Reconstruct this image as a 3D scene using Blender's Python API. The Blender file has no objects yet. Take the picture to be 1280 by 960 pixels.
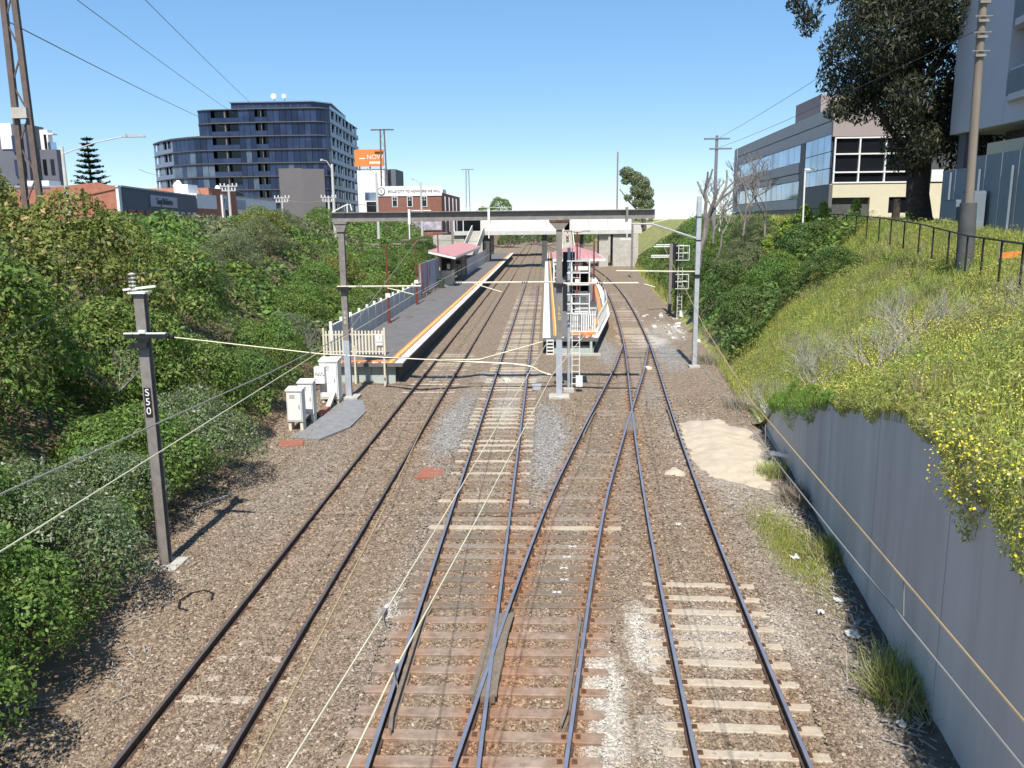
import bpy, bmesh, math, random
import numpy as np
from mathutils import Vector, Matrix

SC = bpy.context.scene
COL = SC.collection
RAD = math.radians

# ------------------------------------------------------------------ camera
def cam_axes(pitch, yaw, roll):
    fw = np.array([-math.sin(yaw)*math.cos(pitch), math.cos(yaw)*math.cos(pitch), -math.sin(pitch)])
    r = np.array([math.cos(yaw), math.sin(yaw), 0.0]); u = np.cross(r, fw)
    return fw, math.cos(roll)*r + math.sin(roll)*u, math.cos(roll)*u - math.sin(roll)*r
_fw, _r, _u = cam_axes(RAD(11.10), RAD(2.45), RAD(-0.6))
cam_data = bpy.data.cameras.new('camera'); cam = bpy.data.objects.new('camera', cam_data)
COL.objects.link(cam); SC.camera = cam
cam.matrix_world = Matrix(((_r[0], _u[0], -_fw[0], 0), (_r[1], _u[1], -_fw[1], 0), (_r[2], _u[2], -_fw[2], 8.17), (0, 0, 0, 1)))
cam_data.sensor_width = 36; cam_data.lens = 1040/1280*36
cam_data.clip_start = 0.1; cam_data.clip_end = 9000

# ------------------------------------------------------------------ light
SUN_EL, SUN_AZ = RAD(55), RAD(1.0)             # sun high behind the viewer, a touch to the left
world = bpy.data.worlds.new('World'); SC.world = world; world.use_nodes = True
wn = world.node_tree.nodes; wl = world.node_tree.links
bgn = wn['Background']; bgn.inputs['Strength'].default_value = 0.115
sky = wn.new('ShaderNodeTexSky'); sky.sky_type = 'NISHITA'; sky.sun_disc = False
sky.sun_elevation = SUN_EL; sky.sun_rotation = RAD(180) + SUN_AZ
sky.altitude = 500; sky.air_density = 0.7; sky.dust_density = 0.1; sky.ozone_density = 4.0
sky_g = wn.new('ShaderNodeGamma'); sky_g.inputs['Gamma'].default_value = 0.5           # one even colour grade over the whole sky
sky_h = wn.new('ShaderNodeHueSaturation'); sky_h.inputs['Saturation'].default_value = 1.6; sky_h.inputs['Value'].default_value = 2.5
wl.new(sky.outputs[0], sky_g.inputs['Color']); wl.new(sky_g.outputs[0], sky_h.inputs['Color']); wl.new(sky_h.outputs[0], bgn.inputs['Color'])
sun_d = bpy.data.lights.new('sun', 'SUN'); sun_d.energy = 4.9; sun_d.angle = RAD(0.53); sun_d.color = (1.0, 0.955, 0.88)
sun = bpy.data.objects.new('sun', sun_d); COL.objects.link(sun)
sd = Vector((-math.sin(SUN_AZ)*math.cos(SUN_EL), -math.cos(SUN_AZ)*math.cos(SUN_EL), math.sin(SUN_EL)))
sun.rotation_euler = sd.to_track_quat('Z', 'Y').to_euler(); sun.location = sd*200
SC.view_settings.view_transform = 'Standard'; SC.view_settings.look = 'None'
SC.view_settings.exposure = 0.52; SC.view_settings.gamma = 1.0; SC.view_settings.use_curve_mapping = False
SC.render.engine = 'CYCLES'
SC.cycles.max_bounces = 6; SC.cycles.transparent_max_bounces = 6
try: SC.cycles.use_denoising = True
except Exception: pass

# ------------------------------------------------------------------ materials
M = {}
def _ramp(nt, fac, c0, c1, p0=0.3, p1=0.7):
    n = nt.nodes.new('ShaderNodeValToRGB'); nt.links.new(fac, n.inputs[0])
    n.color_ramp.elements[0].position = p0; n.color_ramp.elements[1].position = p1
    n.color_ramp.elements[0].color = (*c0, 1); n.color_ramp.elements[1].color = (*c1, 1)
    return n.outputs[0]
def _noise(nt, vec, scale, detail=4, rough=0.6):
    n = nt.nodes.new('ShaderNodeTexNoise'); n.inputs['Scale'].default_value = scale
    n.inputs['Detail'].default_value = detail; n.inputs['Roughness'].default_value = rough
    nt.links.new(vec, n.inputs['Vector']); return n.outputs['Fac']
def _mix(nt, fac, a, b, mode='MIX'):
    n = nt.nodes.new('ShaderNodeMix'); n.data_type = 'RGBA'; n.blend_type = mode
    for sock, v in ((n.inputs[0], fac), (n.inputs[6], a), (n.inputs[7], b)):
        if hasattr(v, 'is_linked') or hasattr(v, 'links'): nt.links.new(v, sock)
        elif isinstance(v, tuple): sock.default_value = (*v, 1)
        else: sock.default_value = v
    return n.outputs[2]
def _math(nt, op, a, b=None):
    n = nt.nodes.new('ShaderNodeMath'); n.operation = op
    for i, v in enumerate((a, b)):
        if v is None: continue
        if hasattr(v, 'links'): nt.links.new(v, n.inputs[i])
        else: n.inputs[i].default_value = v
    return n.outputs[0]
def _attr(nt, name):
    n = nt.nodes.new('ShaderNodeAttribute'); n.attribute_name = name; return n
def new_mat(name):
    m = bpy.data.materials.new(name); m.use_nodes = True
    nt = m.node_tree; b = nt.nodes['Principled BSDF']; M[name] = m
    return m, nt, b
def mat(name, col, rough=0.7, var=0.25, scale=3.0, metal=0.0, bump=0.0, bscale=None, stain=None, stain_amt=0.4, spec=0.3, streak=False, rust=False):
    """plain surface: base colour with two octaves of wear, optional stain colour and bump"""
    m, nt, b = new_mat(name)
    g = nt.nodes.new('ShaderNodeNewGeometry'); vec = g.outputs['Position']
    if streak:
        mp = nt.nodes.new('ShaderNodeMapping'); mp.inputs['Scale'].default_value = (1, 1, 0.12); nt.links.new(vec, mp.inputs['Vector']); vec2 = mp.outputs[0]
    else: vec2 = vec
    n1 = _noise(nt, vec2, scale, 6, 0.65)
    c0 = tuple(max(0, c*(1-var)) for c in col); c1 = tuple(min(1, c*(1+var)) for c in col)
    out = _ramp(nt, n1, c0, c1, 0.3, 0.7)
    if stain:
        n2 = _noise(nt, vec2, scale*0.37, 5, 0.7)
        f = nt.nodes.new('ShaderNodeMapRange'); f.inputs[1].default_value = 0.5; f.inputs[2].default_value = 0.72; f.inputs[4].default_value = stain_amt
        nt.links.new(n2, f.inputs[0]); out = _mix(nt, f.outputs[0], out, stain)
    if rust: out = _mix(nt, _math(nt, 'MULTIPLY', _attr(nt, 'rust').outputs['Fac'], 0.85), out, _mix(nt, n1, (0.20, 0.075, 0.032), (0.37, 0.175, 0.085)))
    nt.links.new(out, b.inputs['Base Color'])
    b.inputs['Roughness'].default_value = rough; b.inputs['Metallic'].default_value = metal
    b.inputs['Specular IOR Level'].default_value = spec
    if bump:
        n3 = _noise(nt, vec, bscale or scale*6, 4, 0.6)
        bp = nt.nodes.new('ShaderNodeBump'); bp.inputs['Strength'].default_value = bump; bp.inputs['Distance'].default_value = 0.02
        nt.links.new(n3, bp.inputs['Height']); nt.links.new(bp.outputs[0], b.inputs['Normal'])
    return m
def glass_mat(name, col, rough=0.06, metal=0.0):
    m, nt, b = new_mat(name)
    g = nt.nodes.new('ShaderNodeNewGeometry'); n = _noise(nt, g.outputs['Position'], 0.35, 2, 0.5)
    nt.links.new(_ramp(nt, n, tuple(c*0.7 for c in col), tuple(c*1.3 for c in col)), b.inputs['Base Color'])
    b.inputs['Roughness'].default_value = rough; b.inputs['Metallic'].default_value = metal; b.inputs['Specular IOR Level'].default_value = 0.45
    return m
def leaf_mat(name, dark, light, accent=None, accent_amt=0.0, trans=0.35, rough=0.5):
    """foliage: the per-leaf random value 'v' picks between tints"""
    m, nt, b = new_mat(name)
    v = _attr(nt, 'v').outputs['Fac']
    col = _ramp(nt, v, dark, light, 0.0, 0.9)
    oi = nt.nodes.new('ShaderNodeNewGeometry')
    big = _noise(nt, oi.outputs['Position'], 0.5, 3, 0.6)
    hs = nt.nodes.new('ShaderNodeHueSaturation'); nt.links.new(col, hs.inputs['Color'])
    nt.links.new(_math(nt, 'ADD', _math(nt, 'MULTIPLY', big, 0.10), 0.45), hs.inputs['Hue'])
    nt.links.new(_math(nt, 'ADD', _math(nt, 'MULTIPLY', big, 0.9), 0.55), hs.inputs['Value'])
    col = hs.outputs[0]
    if accent:
        sel = _math(nt, 'GREATER_THAN', v, 1.0-accent_amt); col = _mix(nt, sel, col, accent)
    nt.links.new(col, b.inputs['Base Color']); b.inputs['Roughness'].default_value = rough; b.inputs['Specular IOR Level'].default_value = 0.25
    tr = nt.nodes.new('ShaderNodeBsdfTranslucent'); nt.links.new(col, tr.inputs['Color'])
    mx = nt.nodes.new('ShaderNodeMixShader'); mx.inputs[0].default_value = trans
    nt.links.new(b.outputs[0], mx.inputs[1]); nt.links.new(tr.outputs[0], mx.inputs[2])
    nt.links.new(mx.outputs[0], nt.nodes['Material Output'].inputs['Surface'])
    return m

# ------------------------------------------------------------------ mesh building
def mesh_np(name, verts, faces_flat, nside, attrs=None, smooth=False):
    """fast mesh from numpy arrays; every face has nside corners"""
    me = bpy.data.meshes.new(name)
    nv = len(verts); nf = len(faces_flat)//nside
    me.vertices.add(nv); me.vertices.foreach_set('co', np.asarray(verts, dtype=np.float32).ravel())
    me.loops.add(nf*nside); me.loops.foreach_set('vertex_index', np.asarray(faces_flat, dtype=np.int32))
    me.polygons.add(nf); me.polygons.foreach_set('loop_start', np.arange(0, nf*nside, nside, dtype=np.int32))
    me.polygons.foreach_set('use_smooth', np.full(nf, smooth))
    for k, a in (attrs or {}).items():
        at = me.attributes.new(k, 'FLOAT', 'POINT'); at.data.foreach_set('value', np.asarray(a, dtype=np.float32))
    me.update(calc_edges=True); return me

class MB:
    """collects simple solids; build() links them as one mesh object"""
    def __init__(s): s.v = []; s.f = []
    def add(s, vs, fs):
        o = len(s.v); s.v += [tuple(map(float, p)) for p in vs]; s.f += [tuple(i+o for i in f) for f in fs]; return s
    def box(s, c, d, rz=0.0, rx=0.0):
        """centre c, full size d, turned rz about the vertical (after rx about x)"""
        R = Matrix.Rotation(rz, 3, 'Z') @ Matrix.Rotation(rx, 3, 'X')
        vs = [Vector(c) + R @ Vector((x*d[0]/2, y*d[1]/2, z*d[2]/2)) for x in (-1, 1) for y in (-1, 1) for z in (-1, 1)]
        return s.add(vs, [(0, 1, 3, 2), (4, 6, 7, 5), (0, 4, 5, 1), (2, 3, 7, 6), (0, 2, 6, 4), (1, 5, 7, 3)])
    def bb(s, x0, x1, y0, y1, z0, z1): return s.box(((x0+x1)/2, (y0+y1)/2, (z0+z1)/2), (x1-x0, y1-y0, z1-z0))
    def bar(s, a, b, w, h=None):
        """square bar from a to b"""
        a, b = Vector(a), Vector(b); t = (b-a).normalized()
        up = Vector((0, 0, 1)) if abs(t.z) < 0.95 else Vector((0, 1, 0))
        sx = t.cross(up).normalized()*(w/2); sy = sx.cross(t).normalized()*((h or w)/2)
        vs = [p+i*sx+j*sy for p in (a, b) for i, j in ((-1, -1), (1, -1), (1, 1), (-1, 1))]
        return s.add(vs, [(3, 2, 1, 0), (4, 5, 6, 7)] + [(k, (k+1) % 4, 4+(k+1) % 4, 4+k) for k in range(4)])
    def tube(s, pts, r, n=6, cap=True):
        """round tube along pts; r one radius or one per point"""
        pts = [Vector(p) for p in pts]; m = len(pts); rs = r if hasattr(r, '__len__') else [r]*m
        o = len(s.v); up = None
        for i, p in enumerate(pts):
            t = (pts[min(i+1, m-1)] - pts[max(i-1, 0)]).normalized()
            if up is None: up = t.orthogonal().normalized()
            up = (up - t*up.dot(t)).normalized(); sx = t.cross(up)
            for k in range(n):
                a = 2*math.pi*k/n; s.v.append(tuple(p + rs[i]*(math.cos(a)*up + math.sin(a)*sx)))
        for i in range(m-1):
            for k in range(n): s.f.append((o+i*n+k, o+i*n+(k+1) % n, o+(i+1)*n+(k+1) % n, o+(i+1)*n+k))
        if cap: s.f.append(tuple(o+k for k in reversed(range(n)))); s.f.append(tuple(o+(m-1)*n+k for k in range(n)))
        return s
    def prism(s, poly, z0, z1):
        """vertical prism over a plan polygon"""
        n = len(poly); o = len(s.v)
        s.v += [(p[0], p[1], z0) for p in poly] + [(p[0], p[1], z1) for p in poly]
        s.f += [tuple(o+i for i in reversed(range(n))), tuple(o+n+i for i in range(n))]
        s.f += [(o+i, o+(i+1) % n, o+n+(i+1) % n, o+n+i) for i in range(n)]
        return s
    def sweep(s, prof, path, cap=True):
        """profile [(side, up)] along a mostly horizontal path"""
        path = [Vector(p) for p in path]; m = len(path); n = len(prof); o = len(s.v)
        for i, p in enumerate(path):
            t = (path[min(i+1, m-1)]-path[max(i-1, 0)]); t.z = 0; t.normalize(); sd_ = Vector((t.y, -t.x, 0))
            for a, b in prof: s.v.append(tuple(p + a*sd_ + Vector((0, 0, b))))
        for i in range(m-1):
            for k in range(n): s.f.append((o+i*n+k, o+i*n+(k+1) % n, o+(i+1)*n+(k+1) % n, o+(i+1)*n+k))
        if cap: s.f.append(tuple(o+k for k in range(n))); s.f.append(tuple(o+(m-1)*n+k for k in reversed(range(n))))
        return s
    def mesh(s, name, smooth=False):
        me = bpy.data.meshes.new(name); me.from_pydata(s.v, [], s.f)
        bm = bmesh.new(); bm.from_mesh(me); bmesh.ops.recalc_face_normals(bm, faces=bm.faces); bm.to_mesh(me); bm.free()
        if smooth:
            me.polygons.foreach_set('use_smooth', np.full(len(me.polygons), True))
            try: me.set_sharp_from_angle(angle=RAD(40))
            except Exception: pass
        return me
    def build(s, name, m, parent=None, smooth=False, label=None, bevel=0.0): return obj(name, s.mesh(name, smooth), m, parent, label, bevel)

def obj(name, me, m, parent=None, label=None, bevel=0.0):
    o = bpy.data.objects.new(name, me); COL.objects.link(o)
    if m is not None:
        me.materials.clear(); me.materials.append(M[m] if isinstance(m, str) else m)
    if parent is not None: adopt(o, parent)
    if label: o['label'] = label
    if bevel:
        b = o.modifiers.new('bevel', 'BEVEL'); b.width = bevel; b.segments = 2; b.limit_method = 'ANGLE'
    return o
def world_loc(o):
    l = Vector((0, 0, 0))
    while o is not None: l += Vector(o.location); o = o.parent
    return l
def adopt(o, parent):
    """child given in world coordinates under an unrotated parent"""
    o.parent = parent; o.matrix_parent_inverse = Matrix.Translation(-world_loc(parent)) if parent.type == 'EMPTY' else Matrix.Identity(4)
def thing(name, label, cat, loc=(0, 0, 0), group=None):
    o = bpy.data.objects.new(name, None); COL.objects.link(o); o.location = loc; o.empty_display_size = 0.3
    return tag(o, label, cat, group)
def tag(o, label, cat, group=None):
    o['label'] = label; o['category'] = cat
    if group: o['group'] = group
    return o
def struct(o): o['kind'] = 'structure'; return o
def stuff(o, label=None, cat=None):
    o['kind'] = 'stuff'
    if label: o['label'] = label
    if cat: o['category'] = cat
    return o
def dup(root, loc, label, group=None):
    """copy of a thing with its parts and sub-parts, moved to loc"""
    r = root.copy(); COL.objects.link(r); r.location = loc; r['label'] = label
    if group: r['group'] = group
    for ch in list(root.children):
        c = ch.copy(); COL.objects.link(c); c.parent = r; c.matrix_parent_inverse = ch.matrix_parent_inverse.copy()
        for g in list(ch.children):
            d = g.copy(); COL.objects.link(d); d.parent = c; d.matrix_parent_inverse = g.matrix_parent_inverse.copy()
    return r
def text(name, body, size, m, loc, rot, parent=None, extrude=0.004, align='CENTER'):
    cu = bpy.data.curves.new(name, 'FONT'); cu.body = body; cu.size = size; cu.align_x = align; cu.align_y = 'CENTER'; cu.extrude = extrude
    tmp = bpy.data.objects.new(name, cu); me = bpy.data.meshes.new_from_object(tmp); bpy.data.objects.remove(tmp)
    o = bpy.data.objects.new(name, me); COL.objects.link(o); o.location = loc; o.rotation_euler = rot
    me.materials.clear(); me.materials.append(M[m])
    if parent is not None: adopt(o, parent)
    return o
def lerp(a, b, t): return a+(b-a)*t
def interp(x, xs, ys): return float(np.interp(x, xs, ys))
def sstep(a, b, x): t = np.clip((x-a)/(b-a), 0, 1); return t*t*(3-2*t)
# ------------------------------------------------------------------ noise, terrain
def vnoise(x, y, scale=1.0, seed=0):
    x = np.asarray(x, float)/scale; y = np.asarray(y, float)/scale
    xi = np.floor(x).astype(np.int64); yi = np.floor(y).astype(np.int64); fx = x-xi; fy = y-yi
    fx = fx*fx*(3-2*fx); fy = fy*fy*(3-2*fy)
    def h(a, b):
        n = (a*374761393 + b*668265263 + seed*1274126177) & 0x7fffffff
        n = ((n ^ (n >> 13))*1274126177) & 0x7fffffff
        return ((n ^ (n >> 16)) & 0xffff)/65535.0
    return (h(xi, yi)*(1-fx)+h(xi+1, yi)*fx)*(1-fy) + (h(xi, yi+1)*(1-fx)+h(xi+1, yi+1)*fx)*fy
def fbm(x, y, scale, seed=0, o=4):
    s = 0; a = 0.5; t = 0
    for k in range(o): s = s+a*vnoise(x, y, scale/2**k, seed+k*17); t += a; a *= 0.55
    return s/t

def smooth_path(ys, xs, y0, y1, step, win):
    Y = np.arange(y0-win, y1+win, step); X = np.interp(Y, ys, xs)
    # extend the end slopes
    s0 = (xs[1]-xs[0])/(ys[1]-ys[0]); s1 = (xs[-1]-xs[-2])/(ys[-1]-ys[-2])
    X = np.where(Y < ys[0], xs[0]+(Y-ys[0])*s0, X); X = np.where(Y > ys[-1], xs[-1]+(Y-ys[-1])*s1, X)
    k = max(3, int(win/step)) | 1; ker = np.hanning(k+2)[1:-1]; ker /= ker.sum()
    X = np.convolve(X, ker, 'same'); m = (Y >= y0) & (Y <= y1)
    return Y[m], X[m]
_t3y = [0, 11.1, 17.9, 23.6, 31.1, 38, 45.2, 54.2, 60.2, 70.5, 86.6, 102, 122, 150, 200, 330]
_t3x = [2.70, 3.06, 3.37, 3.69, 4.19, 4.70, 5.26, 5.90, 6.24, 6.78, 7.42, 7.74, 7.75, 7.1, 4.6, -5.0]
T3Y, T3X = smooth_path(_t3y, _t3x, -3, 325, 0.5, 10)
_xy = [-6, 1, 5, 8, 11.05, 12.27, 17.9, 23.5, 31.1, 36.9, 45.2, 54.2, 58]
_xx = [-1.85, -1.52, -1.22, -0.93, -0.575, -0.44, 0.19, 0.90, 2.14, 3.13, 4.53, 5.83, 6.1]
XOY, XOX = smooth_path(_xy, _xx, -3, 54, 0.5, 6)
def t3(y): return np.interp(y, T3Y, T3X)
def xo(y): return np.interp(y, XOY, XOX)
T1C, T2C = -5.825, -1.875
WALL_X = lambda y: 6.15+(np.asarray(y, float)-11.46)*0.1154
def wall_top(y): return np.interp(y, [0, 8, 12, 15.2, 18, 21, 25, 28, 30.5, 32], [5.2, 5.0, 4.8, 4.6, 4.1, 3.5, 2.6, 1.95, 1.35, 0.9])
def toe_l(y): return np.interp(y, [0, 11.6, 13.6, 18, 22.5, 26.4, 30, 34, 40, 44, 60, 150, 400], [-8.9, -9.2, -8.9, -9.9, -10.9, -10.7, -11.3, -11.6, -11.7, -12.2, -12.6, -15.5, -16])
def toe_r(y): return np.interp(y, [0, 31, 38, 46, 52, 66, 96, 124, 150, 400], [4.8, 8.6, 9.0, 9.7, 10.1, 10.8, 12.3, 13.9, 15.5, 16])
def gz(x, y):
    """height of the ballasted formation"""
    x = np.asarray(x, float); y = np.asarray(y, float)
    z = -0.035 - 0.115*(1-sstep(-4.5, -3.5, x))
    z = z + 0.045*(1-expose(x, y))                                   # ballast over buried sleepers
    z = z + 0.035*(fbm(x, y, 1.3, 3)-0.5) + 0.055*(fbm(x, y, 0.3, 9, 2)-0.5)
    z = z + 0.10*sstep(2.0, 4.0, x-t3(y)) + 0.10*sstep(8.0, 9.5, -x)
    z = z + 0.05*np.exp(-((x-T1C+1.9)/0.5)**2) + 0.05*np.exp(-((x-t3(y)+1.25)/0.28)**2)*(fbm(x, y, 1.1, 12)-0.15)
    return z
def expose(x, y):
    """1 where sleepers stand clear of the ballast, 0 where they are buried"""
    e3 = np.interp(y, [0, 17.8, 18.6, 29, 31, 52, 56, 75, 80, 400], [1, 1, 0.1, 0.1, 0.35, 0.35, 0.8, 0.6, 0.3, 0.2])
    ex = np.interp(y, [0, 26, 30, 44, 60], [1, 0.95, 0.8, 0.6, 0.6])
    e2 = np.interp(y, [0, 23.5, 25, 29, 30, 45, 60, 85, 100, 400], [1, 1, 0.75, 0.8, 1, 0.9, 0.85, 0.5, 0.2, 0.1])
    e1 = np.interp(y, [0, 13, 15, 38, 42, 52, 56, 400], [0.3, 0.3, 0.05, 0.05, 0.5, 0.5, 0.1, 0.0])
    d3 = np.abs(x-t3(y)) < 1.3; d2 = np.abs(x-T2C) < 1.35; d1 = np.abs(x-T1C) < 1.35
    dx = (np.abs(x-xo(y)) < 1.35) & (y < 54)
    return np.maximum.reduce([np.where(d3, e3, 0), np.where(d2, e2, 0), np.where(d1, e1, 0), np.where(dx, ex, 0)])
def left_z(x, y):
    d = toe_l(y)-np.asarray(x, float)                               # distance in from the toe
    top = np.interp(y, [0, 40, 100, 160], [6.9, 7.0, 7.0, 7.3])
    z = top*sstep(-2.0, 15.0, d)**1.1 - 0.15
    return z + 0.25*(fbm(x, y, 3.0, 21)-0.5)*np.clip(d, 0, 1)
def right_z(x, y):
    x = np.asarray(x, float); y = np.asarray(y, float)
    wx = WALL_X(y)+0.32; d = x-wx
    top = np.interp(y, [0, 25, 32, 40, 48, 60, 150], [6.9, 6.6, 6.75, 7.1, 7.35, 7.7, 8.0])
    wt = wall_top(y)
    zw = wt-0.12 + (top-wt)*np.clip(np.where(d > 0, d/9.0, 0), 0, 1)**0.62
    d2 = x-toe_r(y)
    zs = top*np.clip(d2/10.5, 0, 1)**0.85 + 0.02
    k = sstep(29.5, 33.5, y)
    z = zw*(1-k)+zs*k
    return z + 0.35*(fbm(x, y, 2.6, 31)-0.5)*np.clip(np.minimum(d, 3)/3, 0, 1)

# ------------------------------------------------------------------ surface materials
def ballast_mat(name, stones):
    m, nt, b = new_mat(name)
    g = nt.nodes.new('ShaderNodeNewGeometry'); pos = g.outputs['Position']
    if stones:
        v = _attr(nt, 'v').outputs['Fac']
    else:
        vo = nt.nodes.new('ShaderNodeTexVoronoi'); vo.inputs['Scale'].default_value = 17; nt.links.new(pos, vo.inputs['Vector'])
        sp = nt.nodes.new('ShaderNodeSeparateColor'); nt.links.new(vo.outputs['Color'], sp.inputs[0]); v = sp.outputs[0]
    r = nt.nodes.new('ShaderNodeValToRGB'); nt.links.new(v, r.inputs[0])
    els = r.color_ramp.elements
    els[0].position = 0.0; els[0].color = (0.115, 0.088, 0.065, 1); els[1].position = 1.0; els[1].color = (0.45, 0.385, 0.30, 1)
    for p, c in ((0.28, (0.195, 0.148, 0.107, 1)), (0.62, (0.252, 0.195, 0.142, 1)), (0.92, (0.315, 0.25, 0.187, 1))):
        e = els.new(p); e.color = c
    col = r.outputs[0]
    big = _noise(nt, pos, 0.55, 4, 0.6)
    col = _mix(nt, _math(nt, 'MULTIPLY', big, 0.55), col, _mix(nt, 1.0, col, (1.05, 0.97, 0.86), 'MULTIPLY'))
    gr = nt.nodes.new('ShaderNodeValToRGB'); nt.links.new(v, gr.inputs[0])
    gr.color_ramp.elements[0].color = (0.15, 0.143, 0.135, 1); gr.color_ramp.elements[1].color = (0.40, 0.385, 0.36, 1)
    col = _mix(nt, _attr(nt, 'grey').outputs['Fac'], col, gr.outputs[0])
    col = _mix(nt, _math(nt, 'MULTIPLY', _attr(nt, 'rust').outputs['Fac'], 0.78), col, _mix(nt, v, (0.19, 0.075, 0.030), (0.43, 0.21, 0.095)))
    col = _mix(nt, _math(nt, 'MULTIPLY', _attr(nt, 'pale').outputs['Fac'], 0.75), col, _mix(nt, v, (0.40, 0.37, 0.32), (0.66, 0.62, 0.55)))
    nt.links.new(col, b.inputs['Base Color']); b.inputs['Roughness'].default_value = 0.9; b.inputs['Specular IOR Level'].default_value = 0.15
    if not stones:
        v2 = nt.nodes.new('ShaderNodeTexVoronoi'); v2.inputs['Scale'].default_value = 17; nt.links.new(pos, v2.inputs['Vector'])
        bp = nt.nodes.new('ShaderNodeBump'); bp.invert = True; bp.inputs['Strength'].default_value = 0.9; bp.inputs['Distance'].default_value = 0.05
        nt.links.new(v2.outputs['Distance'], bp.inputs['Height']); nt.links.new(bp.outputs[0], b.inputs['Normal'])
    return m
ballast_mat('ballast', False); ballast_mat('ballast_stone', True)
mat('soil', (0.17, 0.115, 0.075), 0.95, 0.4, 1.5, bump=0.6, bscale=8, stain=(0.10, 0.085, 0.05), stain_amt=0.7)
mat('turf', (0.25, 0.25, 0.085), 0.95, 0.45, 1.2, bump=0.5, bscale=9, stain=(0.17, 0.12, 0.075), stain_amt=0.6)
mat('paving', (0.22, 0.21, 0.20), 0.9, 0.2, 0.6)
mat('asphalt', (0.072, 0.072, 0.075), 0.9, 0.25, 2.0, bump=0.3, bscale=60)
mat('pad_asphalt', (0.21, 0.21, 0.215), 0.9, 0.22, 3.0, bump=0.3, bscale=50, stain=(0.27, 0.25, 0.22))
mat('platform_asphalt', (0.145, 0.135, 0.13), 0.9, 0.2, 1.5, bump=0.2, bscale=40, stain=(0.13, 0.12, 0.115), stain_amt=0.5)
mat('sand', (0.47, 0.395, 0.295), 0.95, 0.12, 2.2, bump=0.8, bscale=6, stain=(0.37, 0.295, 0.21), stain_amt=0.7)
mat('rail_side', (0.085, 0.056, 0.042), 0.75, 0.35, 8.0, spec=0.2)
mat('rail_top', (0.40, 0.40, 0.45), 0.42, 0.15, 2.0, metal=0.7)
mat('rail_top_dull', (0.20, 0.175, 0.16), 0.5, 0.2, 2.0, metal=0.6)
mat('sleeper_old', (0.235, 0.195, 0.155), 0.9, 0.35, 9.0, bump=0.5, bscale=30, stain=(0.30, 0.20, 0.13), stain_amt=0.5, rust=True)
mat('sleeper_dark', (0.165, 0.132, 0.098), 0.9, 0.35, 9.0, bump=0.5, bscale=30, stain=(0.24, 0.20, 0.16), stain_amt=0.5, rust=True)
mat('sleeper_pale', (0.42, 0.36, 0.275), 0.9, 0.18, 7.0, bump=0.4, bscale=25, stain=(0.33, 0.26, 0.19), stain_amt=0.7, rust=True)
mat('sleeper_rust', (0.245, 0.185, 0.14), 0.9, 0.35, 5.0, bump=0.5, bscale=30, stain=(0.40, 0.31, 0.245), stain_amt=0.8, rust=True)
mat('rust', (0.115, 0.058, 0.034), 0.9, 0.4, 9.0, bump=0.3)
mat('cast_steel', (0.24, 0.185, 0.135), 0.6, 0.25, 6.0, metal=0.3)

# ------------------------------------------------------------------ ground sheets
def grid_obj(name, xs, ys, zf, m, attrs=None, xf=None):
    X, Y = np.meshgrid(xs, ys)
    if xf is not None: X = xf(X, Y)
    Z = zf(X, Y); n, k = X.shape
    idx = np.arange(n*k).reshape(n, k)
    f = np.stack([idx[:-1, :-1], idx[:-1, 1:], idx[1:, 1:], idx[1:, :-1]], -1).reshape(-1)
    V = np.stack([X, Y, Z], -1).reshape(-1, 3)
    at = {a: fn(V[:, 0], V[:, 1]) for a, fn in (attrs or {}).items()}
    return obj(name, mesh_np(name, V, f, 4, at, True), m)
def blobs(lst):
    def f(x, y):
        o = np.zeros(len(x))
        wob = 0.55*(fbm(x, y, 0.9, 55)-0.5)+0.35*(fbm(x, y, 0.25, 77, 2)-0.5)
        for cx, cy, rx, ry, s in lst:
            d = np.sqrt(((x-cx)/rx)**2+((y-cy)/ry)**2)
            o = np.maximum(o, s*np.clip(1.6*(1.15-d-wob), 0, 1))
        return o
    return f
f_grey = blobs([(-3.75, 33.5, 0.85, 7.0, 0.85), (0.05, 30.5, 0.85, 8.0, 0.85), (-1.9, 36.5, 0.55, 2.5, 0.9), (7.2, 54, 1.2, 9, 0.9), (3.7, 53, 0.9, 6, 0.8), (-8.0, 26, 1.2, 7, 0.2), (5.6, 16, 1.0, 7, 0.3), (5.9, 22, 0.9, 4, 0.3), (-3.2, 18, 0.5, 6, 0.25), (4.9, 40, 0.6, 8, 0.3)])
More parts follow.
